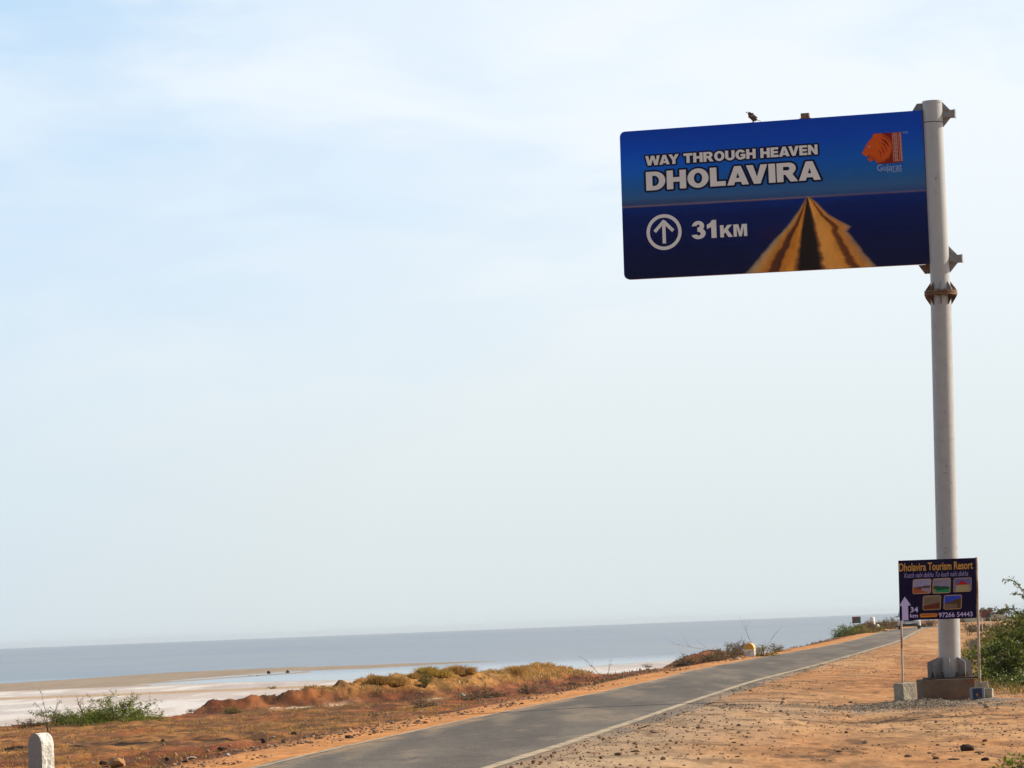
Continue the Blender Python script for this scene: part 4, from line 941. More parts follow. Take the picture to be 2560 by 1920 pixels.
rock(420, 1902, 20, M_rockd, 'dark stone left of the orange rock on the verge', seed=4, h=0.8)
rock(478, 1897, 27, M_rockw, 'flat white stone in the row of stones on the verge', seed=5, h=0.45)
rock(463, 1906, 17, M_rockd, 'dark stone tucked below the flat white stone', seed=0, h=0.6)
rock(556, 1876, 32, M_rockd, 'long dark clod of earth on the verge near the road', seed=2, h=0.6)
rock(519, 1881, 17, M_rock, 'pale tan stone left of the long dark clod', seed=1, h=0.7)
rock(570, 1889, 16, M_rockw, 'small white stone just below the long dark clod', seed=3, h=0.5)
rock(660, 1857, 20, M_rockd, 'dark upright clod in the middle of the verge stones', seed=4, h=1.0)
rock(683, 1845, 12, M_rockw, 'white stone behind the dark upright clod', seed=5, h=0.8)
rock(630, 1871, 13, M_rock, 'small tan stone between the two dark clods', seed=0, h=0.7)
rock(735, 1836, 24, M_rockd, 'dark flat clod where the verge stones end', seed=1, h=0.5)
rock(875, 1845, 28, M_rockd, 'dark brown clod alone on the orange verge next to the road edge', seed=3, h=0.35)
rock(1156, 1739, 20, M_rockw, 'white stone with a dark shadow in front of the grassy bank', seed=2, h=0.6)
rock(1147, 1707, 9, M_rockw, 'small white stone in the dark hollow of the grassy bank', seed=4, h=0.9)
rock(1088, 1762, 18, M_rock, 'pale boulder beside the dark tuft between bank and road', seed=5, h=0.7)
rock(1194, 1717, 13, M_rockw, 'white stone at the right foot of the dark hollow', seed=0, h=0.5)
rock(1053, 1733, 8, M_rockw, 'tiny white stone below the olive tuft on the bank', seed=1, h=0.8)
rock(1846, 1647, 12, M_rockw, 'white stone on the verge between the brush heap and the yellow topped stone', seed=3, h=0.5)
rock(1196, 1751, 9, M_rockw, 'white stone among the dark low scrub by the road', seed=2, h=0.6)
rock(2452, 1759, 17, M_rock, 'tan stone in front of the blue tin by the right footing', seed=0, h=0.5)
rock(2466, 1769, 20, M_rock, 'pale tan stone lowest in front of the right footing', seed=1, h=0.7)
rock(2390, 1760, 12, M_rock, 'small tan stone at the foot of the dark pedestal', seed=3, h=0.6)
rock(2321, 1831, 16, M_rockd, 'dark pebble cluster lump on bare soil under the pedestal', seed=5, h=0.4)
rock(2418, 1877, 52, M_rockd, 'large dark brown clod of earth at the lower right', 'clod', 'clod', seed=1, h=0.50)
rock(2450, 1882, 30, M_rockd, 'flat dark spill of earth right of the large clod', 'clod', 'clod', seed=2, h=0.25)
rock(2385, 1899, 40, M_rockd, 'flat dark streak of earth below the large clod', 'clod', 'clod', seed=4, h=0.15)
rock(2463, 1902, 22, M_rockd, 'brown stone at the bottom right below the large clod', seed=0, h=0.7)
rock(2116, 1833, 11, M_rockd, 'dark stone alone on pale soil between road and pedestal', seed=3, h=0.7)
rock(1958, 1749, 10, M_rockd, 'dark reddish stone on the shoulder just above the gravel band', seed=5, h=0.7)
rock(2098, 1880, 18, M_rockd, 'dark green-brown stone on the pale soil low in the picture', seed=2, h=0.5)
rock(1502, 1897, 11, M_rockd, 'dark stone nearest the road edge at the bottom', seed=1, h=0.8)
rock(2512, 1811, 26, M_rockd, 'thin dark streak of earth right of the pedestal', 'clod', 'clod', seed=4, h=0.12)
rock(2345, 1811, 24, M_rockd, 'thin dark streak of earth below the pedestal', 'clod', 'clod', seed=5, h=0.14)
rock(2455, 1586, 9, M_rocko, 'small orange and white stone behind the right post of the small board', seed=2, h=1.2)
lagoon_z = -1.5
for sx, sy, w, sd2, lab in ((672, 1684, 15, 1, 'left of the two dark boulders standing in the lagoon'), (720, 1682, 12, 3, 'right of the two dark boulders standing in the lagoon'), (644, 1690, 9, 2, 'low brown rock left of the dark boulders in the lagoon'), (625, 1690, 7, 4, 'smallest brown rock on the mud bar left of the boulders')):
    p = onz(sx, sy, -1.5); p = Vector((p.x, p.y, -1.56)); rock(0, 0, w, M_rockd, lab, seed=sd2, h=0.95, p=p)

def scatter(n, fx, size, name, m, label_kind='stuff', flat=0.65, sub=1, sink=0.25, faces='ico'):
    bm = bmesh.new(); bmesh.ops.create_icosphere(bm, subdivisions=1, radius=1); base = np.array([v.co[:] for v in bm.verts]); bf_ = np.array([[v.index for v in f.verts] for f in bm.faces]); bm.free()
    X, Y, S_ = fx(n); n = len(X); Z = height(X, Y)
    on = (X > XL(Y)) & (X < XR(Y)); Z = np.where(on, RZ + 0.012, Z)
    A = rng.uniform(0, 6.28, n); jit = rng.uniform(0.6, 1.3, (n, 12, 1)); sc = np.stack([rng.uniform(0.7, 1.2, n), rng.uniform(0.7, 1.2, n), rng.uniform(0.45, 0.9, n) * flat / 0.65], -1)
    P = base[None] * jit * sc[:, None] * S_[:, None, None]
    ca, sa = np.cos(A)[:, None], np.sin(A)[:, None]; x = P[..., 0] * ca - P[..., 1] * sa; y = P[..., 0] * sa + P[..., 1] * ca
    V = np.stack([x + X[:, None], y + Y[:, None], P[..., 2] + (Z + S_ * (0.5 - sink) * flat)[:, None]], -1).reshape(-1, 3)
    Fx = (bf_[None] + (np.arange(n) * 12)[:, None, None]).reshape(-1, 3)
    o = np_mesh(name, V, Fx, m); return o
def f_right(n):
    Y = np.exp(rng.uniform(np.log(31), np.log(125), n)); u = rng.uniform(0, 1, n) ** 1.15; X = XR(Y) - 0.25 + u * (0.158 * Y + 2.0 - XR(Y))
    dens = fbm(X * 0.6, Y * 0.3, 3) + 0.12 * np.exp(-(X - XR(Y)) / 2.0); k = dens > rng.uniform(0.32, 0.70, n); S_ = rng.lognormal(-4.6, 0.5, n).clip(0.005, 0.04)
    return X[k], Y[k], S_[k]
o = scatter(13000, f_right, 0, 'pebbles', M_peb); tag(o, 'brown and tan pebbles strewn over the bare shoulder right of the road', 'pebbles', kind='stuff')
def f_left(n):
    Y = np.exp(rng.uniform(np.log(34), np.log(150), n)); X = XL(Y) - 0.35 - rng.exponential(2.0, n); dens = fbm(X * 0.7 + 5, Y * 0.3, 3); k = dens > rng.uniform(0.35, 0.7, n)
    k &= (Y < Yfar(X) - 1.5); S_ = rng.lognormal(-4.2, 0.55, n).clip(0.007, 0.06); return X[k], Y[k], S_[k]
o = scatter(9000, f_left, 0, 'pebbles', M_peb); tag(o, 'brown pebbles and clods scattered along the seaward verge', 'pebbles', kind='stuff')
def f_mid(n):
    Y = np.exp(rng.uniform(np.log(33), np.log(60), n)); X = XR(Y) + 0.3 + rng.uniform(0, 1, n) ** 1.6 * 7; dens = fbm(X * 0.9 + 31, Y * 0.5, 3); k = dens > rng.uniform(0.50, 0.68, n)
    return X[k], Y[k], rng.lognormal(-3.75, 0.35, len(X[k])).clip(0.012, 0.055)
o = scatter(420, f_mid, 0, 'stones', M_peb); tag(o, 'larger dark stones clustered along the near road edge on the bare shoulder', 'stones', kind='stuff')
gc = ground_pt(2262, 1758)
def f_grav(n):
    a = rng.uniform(0, 1, n); k = rng.uniform(0, 1, n)
    X = np.where(k < 0.55, rng.normal(tb.x + 0.15, 0.75, n), rng.uniform(3.2, tb.x + 0.3, n)); Y = np.where(k < 0.55, rng.normal(YS - 1.3, 0.6, n), 57.3 + rng.normal(0, 0.8, n) + 0.10 * (X - 5))
    kk = fbm(X * 1.3, Y * 0.9, 3) > rng.uniform(0.36, 0.64, n); S_ = rng.lognormal(-4.55, 0.4, n).clip(0.005, 0.028); return X[kk], Y[kk], S_[kk]
# the little cone of gravel round the footing is raised with a mesh of its own
def cone(cx, cy, r, h, name, lab, m, ex=1.0):
    n, k = 44, 12; vs = []; g = MB()
    for j in range(k + 1):
        t = j / k
        for i in range(n):
            a = 2 * math.pi * i / n; x = cx + math.cos(a) * r * t * ex; y = cy + math.sin(a) * r * t
            z = gz(x, y) - 0.02 + h * (1 - t) ** 1.1 * (1 + 0.35 * (vnoise(np.array([x * 4.1]), np.array([y * 4.3]))[0] - 0.5)) + 0.02 * vnoise(np.array([x * 22.]), np.array([y * 19.]))[0]
            vs.append((x, y, z - (0.04 if j == k else 0)))
    g.add(vs, [(j * n + i, j * n + (i + 1) % n, (j + 1) * n + (i + 1) % n, (j + 1) * n + i) for j in range(k) for i in range(n)], sm=True)
    o = g.build(name, m); tag(o, lab, 'gravel heap'); return o
M_heap = mat('gravel_heap', (0.22, 0.17, 0.12), 0.95, vary=0.45, vscale=18, bump=0.03, bscale=25)
cone(tb.x + 0.10, YS - 0.45, 1.0, 0.10, 'gravel_heap', 'low grey gravel heap round the left footing of the small board', M_heap, 1.5)
cone(tr2.x + 0.12, YS - 0.35, 0.55, 0.06, 'gravel_heap', 'low grey mortar heap round the right footing', M_heap, 1.3)
_h0 = height
def height_with_heaps(X, Y):
    z = _h0(X, Y)
    for cx, cy, r, h, ex in ((tb.x + 0.10, YS - 0.45, 1.0, 0.10, 1.5), (tr2.x + 0.12, YS - 0.35, 0.55, 0.06, 1.3)):
        t = np.hypot((X - cx) / ex, Y - cy) / r; z = z + np.where(t < 1, h * (1 - np.minimum(t, 1)) ** 1.1, 0)
    return z
height = height_with_heaps
o = scatter(6500, f_grav, 0, 'gravel', M_grav); tag(o, 'grey gravel spread in a band from the footing of the small board to the road', 'gravel', kind='stuff')
height = _h0

# ------------------------------------------------------------------ kilometre stones
def km_stone(loc, w, t, h, yaw, mats, name='milestone'):
    """arched stone; mats = (face, side) or with a painted head"""
    root = empty(name, loc, (0, 0, yaw)); z0 = -0.25; hr = h - w / 2; n = 20
    arc = [(w / 2 * math.cos(a), hr + w / 2 * math.sin(a)) for a in np.linspace(0, math.pi, n)]
    out = [(-w / 2 * 1.04, z0)] + [(w / 2 * 1.04, z0)] + arc
    rows_ = []
    g = MB(); N_ = len(out); fr_v = [Vector((x, -t / 2, z)) for x, z in out]; bk_v = [Vector((x, t / 2, z)) for x, z in out]
    g.add(fr_v + bk_v, [tuple(range(N_)), tuple(range(N_, 2 * N_))[::-1]], 0); return root, g, out, hr
def build_km(loc, w, t, h, yaw, face, side, label, cap=None, capside=None, group=None):
    root = empty('milestone', loc, (0, 0, yaw)); tag(root, label, 'milestone', group)
    hr = h - w / 2; z0 = -0.3
    def shape(zlo, zhi_arc, mats, nm):
        # outline between heights
        ts = np.linspace(0, 1, 16); L = []
        if zhi_arc:
            a0 = math.asin(min(1, max(-1, (zlo - hr) / (w / 2)))) if zlo > hr else 0
            A = np.linspace(a0, math.pi - a0, 22); L = [(w / 2 * math.cos(a), hr + w / 2 * math.sin(a)) for a in A]
            if zlo < hr: L = [(w / 2, z) for z in np.linspace(zlo, hr, 5)[:-1]] + L + [(-w / 2, z) for z in np.linspace(hr, zlo, 5)[1:]]
        else: L = [(w / 2, zlo), (w / 2, zhi_arc or hr), (-w / 2, hr), (-w / 2, zlo)]
        g = MB(); n = len(L); K = 7
        g.add([Vector((x, -t / 2, z)) for x, z in L], [tuple(range(n))[::-1]], 0); g.add([Vector((x, t / 2, z)) for x, z in L], [tuple(range(n))], 0)
        vs = []
        for x, z in L:
            for k in range(K + 1):
                y = -t / 2 + t * k / K; e = 0.012 * (vnoise(np.array([x * 13 + z * 9]), np.array([y * 40.]))[0] - 0.3) * (0 < k < K)
                d = Vector((x, 0, max(z - hr, 0))).normalized(); vs.append(Vector((x, y, z)) + d * e)
        g.add(vs, [(i * (K + 1) + k, ((i + 1) % n) * (K + 1) + k, ((i + 1) % n) * (K + 1) + k + 1, i * (K + 1) + k + 1) for i in range(n) for k in range(K)], 1)
        return g.build(nm, mats, root)
    if cap:
        shape(z0, True, [face, side], 'body') if False else None
        g = MB(); zc = hr * 0.92
        g.box((0, 0, (z0 + zc) / 2), (w, t, zc - z0), bev=0.01); g.m = [0] * len(g.m); g.build('body', side, root)
        shape(zc, True, [cap, capside or cap], 'painted_head')
    else:
        shape(z0, True, [face, side], 'body')
    return root
pk = at(98, 1920, 42.0); gk = gz(pk.x, 42.0)
topz = at(84, 1833, 42.0).z
build_km((at(103, 1900, 42.0).x, 42.0, gk), 0.34, 0.17, topz - gk, R(-52), M_gstone, M_wstone, 'white arched kilometre stone with a shade-grey face at the bottom left corner')
p = ground_pt(1874, 1641); build_km((p.x, p.y - 0.3, p.z), 0.42, 0.17, 0.50, R(-30), M_yellow, M_wstone, 'kilometre stone with a yellow top half hidden in brush by the road', cap=M_yellow, capside=mat('sunlit_yellow_paint', (0.75, 0.55, 0.18), 0.8))  # head's sides get a brighter yellow: sunlight put into the paint colour
p = ground_pt(2438, 1643); build_km((p.x, p.y, p.z), 0.34, 0.16, 0.60, R(-20), M_gstone, M_gstone, 'grey arched kilometre stone in shade behind the right post of the small board')

# ------------------------------------------------------------------ far boards and the white pillar
def far_board(sx0, sy0, sx1, sy1, base_y, Yd, colA, colB, label, legm):
    root = empty('roadside_board', (0, 0, 0)); tag(root, label, 'sign')
    a = at(sx0, sy0, Yd); b = at(sx1, sy1, Yd); w = b.x - a.x; h = a.z - b.z; tl = 0.035 * 0
    g = MB(); cx, cz = (a.x + b.x) / 2, (a.z + b.z) / 2; g.box((cx, Yd, cz), (w, 0.03, h)); pn = g.build('panel', mat('far_board_' + label.split()[0], colA, 0.6, vary=0.2, vscale=5), root)
    g = MB(); x0, x1, z0_, z1 = cx, cx + w * 0.47, cz - h * 0.46, cz + h * 0.10
    g.add([Vector((cx - w * 0.05, Yd - 0.018, z0_)), Vector((x1, Yd - 0.018, z0_)), Vector((x1, Yd - 0.018, z1)), Vector((cx + w * 0.1, Yd - 0.018, z1))], [(0, 1, 2, 3)]); g.build('printed_patch', mat('far_patch_' + label.split()[0], colB, 0.6), pn)
    for s in (-1, 1):
        x = cx + s * w * 0.46; post(Vector((x, Yd + 0.03, cz + h * 0.4)), Vector((x, Yd + 0.03, gz(x, Yd) - 0.1)), 0.022, legm, root, 'leg')
M_leg = mat('pale_thin_post', (0.6, 0.6, 0.6), 0.7)
far_board(2130, 1542, 2152, 1557.5, 1570, 268, (0.16, 0.075, 0.055), (0.03, 0.13, 0.08), 'dark red and green board on two thin pale posts left of the distant road', M_leg)
far_board(2453, 1527, 2477, 1544, 1565, 190, (0.20, 0.055, 0.045), (0.03, 0.08, 0.05), 'small red and dark green board on posts far behind the right post', M_leg)
p = ground_pt(2181, 1576); Yw = min(p.y, 285.0); pw = at(2182, 1574, Yw); zg = gz(pw.x, Yw)
pil = empty('boundary_pillar', (pw.x, Yw, zg)); tag(pil, 'whitewashed pillar with a white stone at its foot left of the distant road', 'pillar')
hp = at(2182, 1542.5, Yw).z - zg
g = MB(); g.lathe([(0, -0.2), (0.27, -0.2), (0.25, hp * 0.3), (0.20, hp * 0.94), (0.14, hp), (0, hp)], 12); g.build('shaft', M_wstone, pil)
rk = rock_mesh(44, 0.8); rk.materials.append(M_wstone); o = bpy.data.objects.new('foot_stone', rk); C.objects.link(o); o.parent = pil; o.location = (0.28, -0.2, 0.22); o.scale = (0.34, 0.3, 0.42)

# ------------------------------------------------------------------ car on the distant road
def car(loc, yaw):
    root = empty('parked_car', loc, (0, 0, yaw)); W, Lc, H = 1.84, 4.3, 1.78
    # side profile (y forward is -Y: the car faces the camera)
    prof = [(-2.15, 0.32), (-2.17, 0.62), (-2.05, 0.86), (-1.15, 1.02), (-0.55, 1.60), (-0.2, 1.72), (1.5, 1.76), (2.0, 1.62), (2.12, 1.0), (2.15, 0.35), (1.0, 0.26), (-1.0, 0.26)]
    bm = bmesh.new(); secs = []
    for x, k in ((-W / 2, 0.0), (-W / 2 * 0.995, 0.5), (-W / 2 * 0.9, 1.0), (W / 2 * 0.9, 1.0), (W / 2 * 0.995, 0.5), (W / 2, 0.0)):
        ring = []
        for y, z in prof:
            zz = z; xx = x
            if z > 1.03: xx = x * (1 - 0.20 * (z - 1.03) / 0.73)
            yy = y * (0.965 if k == 0 else (0.988 if k == 0.5 else 1)); zz = z if z < 1.03 else z - (0.04 if k == 0 else 0)
            if k == 0 and z < 1.03 and abs(y) > 1.8: xx = x * 0.93
            ring.append(bm.verts.new((xx, yy, zz)))
        secs.append(ring)
    n = len(prof)
    for a, b in zip(secs[:-1], secs[1:]):
        for i in range(n): bm.faces.new((a[i], a[(i + 1) % n], b[(i + 1) % n], b[i]))
    bm.faces.new(secs[0]); bm.faces.new(secs[-1][::-1]); bmesh.ops.recalc_face_normals(bm, faces=bm.faces[:])
    me = bpy.data.meshes.new('body'); bm.to_mesh(me); bm.free(); me.materials.append(M_car)
    o = bpy.data.objects.new('body', me); C.objects.link(o); o.parent = root
    g = MB(); g.add([Vector(v) for v in ((-0.76, -1.09, 1.09), (0.76, -1.09, 1.09), (0.66, -0.62, 1.57), (-0.66, -0.62, 1.57))], [(0, 1, 2, 3)])
    for v in range(len(g.v)): x, y, z = g.v[v]; g.v[v] = (x, y - 0.03, z + 0.02)
    g.build('windscreen', M_glass, root)
    for s in (-1, 1):
        g = MB(); g.add([Vector(v) for v in ((s * 0.925, -0.95, 1.06), (s * 0.925, 1.75, 1.06), (s * 0.80, 1.65, 1.60), (s * 0.80, -0.45, 1.58))], [(0, 1, 2, 3)]); g.build('side_window', M_glass, root)
        g = MB(); M4 = Matrix.Translation((s * 0.72, -2.10, 0.70)) @ Matrix.Rotation(R(90), 4, 'X'); g.lathe([(0, 0.08), (0.10, 0.07), (0.155, 0.02), (0.16, -0.05)], 16, M=M4); g.build('headlight', M_lamp, root)
        g = MB(); g.box((s * 1.02, -0.85, 1.08), (0.2, 0.1, 0.14), bev=0.02); g.build('wing_mirror', M_car, root)
        for y in (-1.35, 1.35):
            wmb = MB(); M4 = Matrix.Translation((s * 0.80, y, 0.32)) @ Matrix.Rotation(R(90), 4, 'Y'); wmb.lathe([(0.19, -0.10), (0.30, -0.10), (0.32, -0.06), (0.32, 0.06), (0.30, 0.10), (0.19, 0.10)], 22, M=M4)
            wo = wmb.build('wheel', M_black, root); g = MB(); g.lathe([(0.0, 0.085 * s), (0.12, 0.09 * s), (0.195, 0.07 * s), (0.195, -0.07 * s)], 16, M=M4); g.build('rim', M_tin, wo)
    g = MB(); g.box((0, -2.165, 0.40), (1.5, 0.06, 0.13), bev=0.01); g.build('lower_grille', M_black, root)
    g = MB(); g.box((0, -2.155, 0.72), (0.8, 0.04, 0.10), bev=0.01); g.build('upper_grille', M_black, root)
    g = MB(); g.box((0, -2.205, 0.50), (0.50, 0.012, 0.11)); g.build('number_plate', M_white, root)
    g = MB(); g.box((0, 0, 0.28), (1.5, 3.9, 0.12)); g.build('underbody', M_black, root)
    return root
Yc_ = 286.0; pcar = at(2281, 1573, Yc_)
cr = car((pcar.x, Yc_ + 2.0, float(road_z(pcar.x, Yc_))), R(-8)); tag(cr, 'silver car coming along the distant road, half hidden by the small navy board', 'car')

# ------------------------------------------------------------------ vegetation
def leaves(pts, dirs, size, width=0.4):
    """one quad (two tris) leaf per point"""
    n = len(pts); pts = np.asarray(pts); d = np.asarray(dirs); d = d / (np.linalg.norm(d, axis=1, keepdims=True) + 1e-9)
    r = rng.normal(size=(n, 3)); s = np.cross(d, r); s /= (np.linalg.norm(s, axis=1, keepdims=True) + 1e-9)
    sz = (np.full(n, size) if np.isscalar(size) else size) * rng.uniform(0.6, 1.3, n); sz = sz[:, None]
    a = pts; b = pts + d * sz * 0.5 + s * sz * width * 0.5; c = pts + d * sz; e = pts + d * sz * 0.5 - s * sz * width * 0.5
    V = np.stack([a, b, c, e], 1).reshape(-1, 3); Fx = np.arange(4 * n).reshape(n, 4); return V, Fx
def branchy(base, dirs_, lengths, r0, seg=6, droop=0.0, wob=0.15, mb=None, rnd=random):
    """returns list of polylines and adds tubes to mb"""
    lines = []
    for d, L in zip(dirs_, lengths):
        p = Vector(base); dd = Vector(d).normalized(); pts = [p.copy()]
        for k in range(seg):
            dd = (dd + Vector((rnd.uniform(-wob, wob), rnd.uniform(-wob, wob), rnd.uniform(-wob, wob) - droop / seg))).normalized(); p = p + dd * L / seg; pts.append(p.copy())
        if mb is not None: mb.tube(pts, [r0 * (1 - 0.85 * i / seg) for i in range(seg + 1)], 5, cap=False)
        lines.append(pts)
    return lines
def frond_leaves(lines, per_m, twig, leaf, start=0.25, rnd=random, flat=0.6):
    """feathery twigs along lines, small leaflets along each twig"""
    P, D = [], []
    for pts in lines:
        for i in range(len(pts) - 1):
            if i / len(pts) < start: continue
            a, b = pts[i], pts[i + 1]; L = (b - a).length; n = max(1, int(L * per_m + rnd.random()))
            t = (b - a).normalized()
            for k in range(n):
                o = a + (b - a) * rnd.random(); side = Vector((rnd.gauss(0, 1), rnd.gauss(0, 1), rnd.gauss(0, flat))).normalized(); td = (side + t * 0.7).normalized(); tl = twig * rnd.uniform(0.5, 1.2)
                m = max(3, int(tl / leaf * 2.2))
                for j in range(m):
                    q = o + td * tl * (j + 0.5) / m; P.append(q[:]); D.append((td * 0.5 + Vector((rnd.gauss(0, 1), rnd.gauss(0, 1), rnd.gauss(0, 0.7)))).normalized()[:])
    return np.array(P), np.array(D)
def shrub(name, base, label, w, h, n, m_leaf, leaf=0.03, per_m=14, twig=0.16, depth=None, low=0.2, seed=1, lean=(0, 0), mwood=None, cat='shrub', droop=0.25, group=None):
    rnd = random.Random(seed); depth = depth or w
    root = empty(name, base); tag(root, label, cat, group); mb = MB(); D_, L_ = [], []
    for k in range(n):
        a = rnd.uniform(0, 6.283); e = rnd.uniform(low, 1.0) ** 0.9
        hor = math.sqrt(max(0, 1 - e * e)) + 0.05; v = Vector((math.cos(a) * hor * w / 2 + lean[0] * rnd.random(), math.sin(a) * hor * depth / 2 + lean[1], e * h)); D_.append(v); L_.append(v.length * rnd.uniform(0.75, 1.12))
    lines = branchy((0, 0, 0), D_, L_, 0.012, 6, droop, 0.14, mb, rnd)
    sub = []
    for pts in lines:
        for k in range(3):
            i = rnd.randint(2, len(pts) - 2); d = (pts[i + 1] - pts[i]).normalized() + Vector((rnd.gauss(0, 0.6), rnd.gauss(0, 0.6), rnd.gauss(0, 0.35))); sub += branchy(pts[i], [d], [0.28 * h * rnd.uniform(0.6, 1.5)], 0.006, 4, droop, 0.2, mb, rnd)
    mb.build('stem', mwood or M_bark, root)
    P, D = frond_leaves(lines + sub, per_m, twig, leaf, 0.15, rnd); V, Fx = leaves(P, D, leaf); np_mesh('foliage', V, Fx, m_leaf, root)
    return root
def gp(sx, sy): return ground_pt(sx, sy)

# green mesquite shrub on the seaward edge, with its low mat
p = gp(300, 1803); shrub('mesquite_shrub', p - Vector((0, 0, 0.05)), 'feathery green mesquite shrub spreading in front of the white salt flat', 2.6, 0.60, 46, M_leaf, 0.046, 36, 0.24, seed=3, low=0.05, droop=0.35)
p = gp(308, 1795); shrub('mesquite_shrub', p, 'single tall green shoot standing up behind the mesquite shrub', 0.10, 0.78, 3, M_leaf, 0.03, 26, 0.10, seed=9, low=0.93, droop=0.0)
p = gp(205, 1803); shrub('ground_shrub', p - Vector((0, 0, 0.05)), 'low dark green mat of leaves left of the mesquite shrub', 2.3, 0.28, 60, M_leafd, 0.045, 40, 0.14, seed=4, low=0.1, droop=0.1)
p = gp(122, 1850); shrub('young_plant', p, 'thin upright seedling with sparse leaf clusters left of the mesquite', 0.26, 0.86, 3, M_leaf, 0.035, 9, 0.10, seed=5, low=0.9, droop=0.0)
p = gp(215, 1806); shrub('young_plant', p, 'arching bare twig with few leaves between seedling and mesquite', 0.75, 0.62, 4, M_leafy, 0.03, 6, 0.08, seed=11, low=0.6, droop=0.4)
p = gp(75, 1816); shrub('dry_shrub', p, 'dark brown dry shrub at the far left edge of the land', 0.9, 0.16, 18, M_brush, 0.03, 20, 0.12, seed=6, low=0.1)
p = gp(482, 1780); shrub('dry_shrub', p, 'dark dry shrub at the left foot of the red bank', 0.7, 0.16, 14, M_brush, 0.03, 18, 0.12, seed=7, low=0.1)
p = gp(575, 1784); shrub('ground_shrub', p, 'small grey green shrub at the left end of the red bank', 0.55, 0.12, 14, M_leafy, 0.03, 22, 0.10, seed=8, low=0.1)
p = gp(1063, 1722); shrub('leafy_shrub', p, 'small olive green shrub on the front of the grassy bank', 0.38, 0.42, 12, M_leafy, 0.04, 30, 0.12, seed=12, low=0.4)
p = gp(682, 1722); shrub('ground_shrub', p, 'pale green low shrub on top of the red bank', 0.8, 0.22, 14, M_leafy, 0.03, 18, 0.10, seed=13, low=0.2)
p = gp(1060, 1768); shrub('dry_shrub', p, 'dark grey dry tuft beside the pale boulder', 0.62, 0.20, 16, M_brush, 0.03, 26, 0.12, seed=14, low=0.1)
p = gp(1215, 1745); shrub('dry_shrub', p, 'dark grey green low scrub between the grassy bank and the road', 1.1, 0.26, 22, M_brush, 0.035, 26, 0.14, seed=15, low=0.1)
p = gp(1170, 1750); shrub('dry_shrub', p, 'flat dark scrub just left of the grey green scrub', 0.8, 0.14, 16, M_brush, 0.03, 24, 0.12, seed=16, low=0.1)
p = gp(1318, 1735); shrub('dry_shrub', p, 'dark spiky tuft on the verge right of the grassy bank', 0.45, 0.22, 12, M_brush, 0.03, 24, 0.12, seed=17, low=0.2)
p = gp(1432, 1713); shrub('dry_shrub', p, 'small dark tuft on the bright orange verge', 0.35, 0.12, 10, M_brush, 0.03, 20, 0.1, seed=18, low=0.2)
p = gp(1620, 1669); shrub('dry_shrub', p, 'spiky brown shrub on the edge of the verge above the sea', 0.9, 0.30, 16, M_brush, 0.03, 20, 0.14, seed=19, low=0.2)
p = gp(1712, 1664); shrub('dry_shrub', p, 'round dark tuft alone on the verge left of the brush heap', 0.78, 0.42, 30, M_brush, 0.035, 34, 0.12, seed=20, low=0.1)
for i, (sx, sy, w_, h_, lab) in enumerate(((1790, 1653, 1.6, 0.30, 'dark end of the brush heap nearest the camera side'), (1822, 1646, 1.8, 0.48, 'middle of the dark brush heap left of the yellow topped stone'), (1852, 1640, 1.3, 0.50, 'brush piled against the yellow topped stone'))):
    p = gp(sx, sy) + Vector((0, 0.9, 0)); shrub('brush_heap', p, lab, w_, h_, 34, M_brush, 0.045, 26, 0.16, seed=30 + i, low=0.05, cat='brush')
p = gp(1900, 1643) + Vector((0.3, 2.0, 0.0)); shrub('leafy_shrub', p, 'olive shrub just right of and behind the yellow topped stone', 1.5, 0.48, 20, M_leafy, 0.05, 20, 0.16, seed=34, low=0.15)
p = gp(1940, 1630); shrub('dry_shrub', p, 'small brown tuft on the verge past the yellow topped stone', 0.8, 0.35, 14, M_brush, 0.05, 16, 0.14, seed=35, low=0.15)
# bare twigs reaching over the water
def twig(sx, sy, L, ang, label, up=0.2, n=5, seed=0):
    p = gp(sx, sy); root = empty('bare_branch', p); tag(root, label, 'branch'); rnd = random.Random(seed); mb = MB()
    lines = branchy((0, 0, 0), [(math.cos(ang), 0.1, up)], [L], 0.009, 7, 0.1, 0.12, mb, rnd)
    for k in range(n):
        i = rnd.randint(2, 6); d = (lines[0][i] - lines[0][i - 1]).normalized() + Vector((rnd.gauss(0, 0.4), rnd.gauss(0, 0.4), rnd.uniform(0.0, 0.8))); branchy(lines[0][i], [d], [L * 0.3], 0.005, 4, 0, 0.2, mb, rnd)
    mb.build('wood', M_twig, root)
    P, D = frond_leaves([lines[0][4:]], 5, 0.08, 0.04, 0.0, rnd); V, Fx = leaves(P, D, 0.035); np_mesh('leaves', V, Fx, M_leafy, root)
twig(1845, 1640, 2.6, math.pi, 'long bare branch pointing left from the brush heap over the sea', up=0.33, seed=2)
twig(1884, 1636, 1.7, 1.75, 'thin bare branch standing straight up behind the yellow topped stone', up=1.6, seed=3)
twig(1900, 1640, 1.2, 0.75, 'thin bare branch slanting up to the right of the yellow topped stone', up=0.9, seed=4)
twig(1505, 1690, 1.0, math.pi, 'bare twig leaning left over the white salt beside the verge', up=0.75, seed=5)
twig(1520, 1688, 0.5, 1.3, 'short leafy twig standing beside the leaning twig', up=1.6, seed=6)
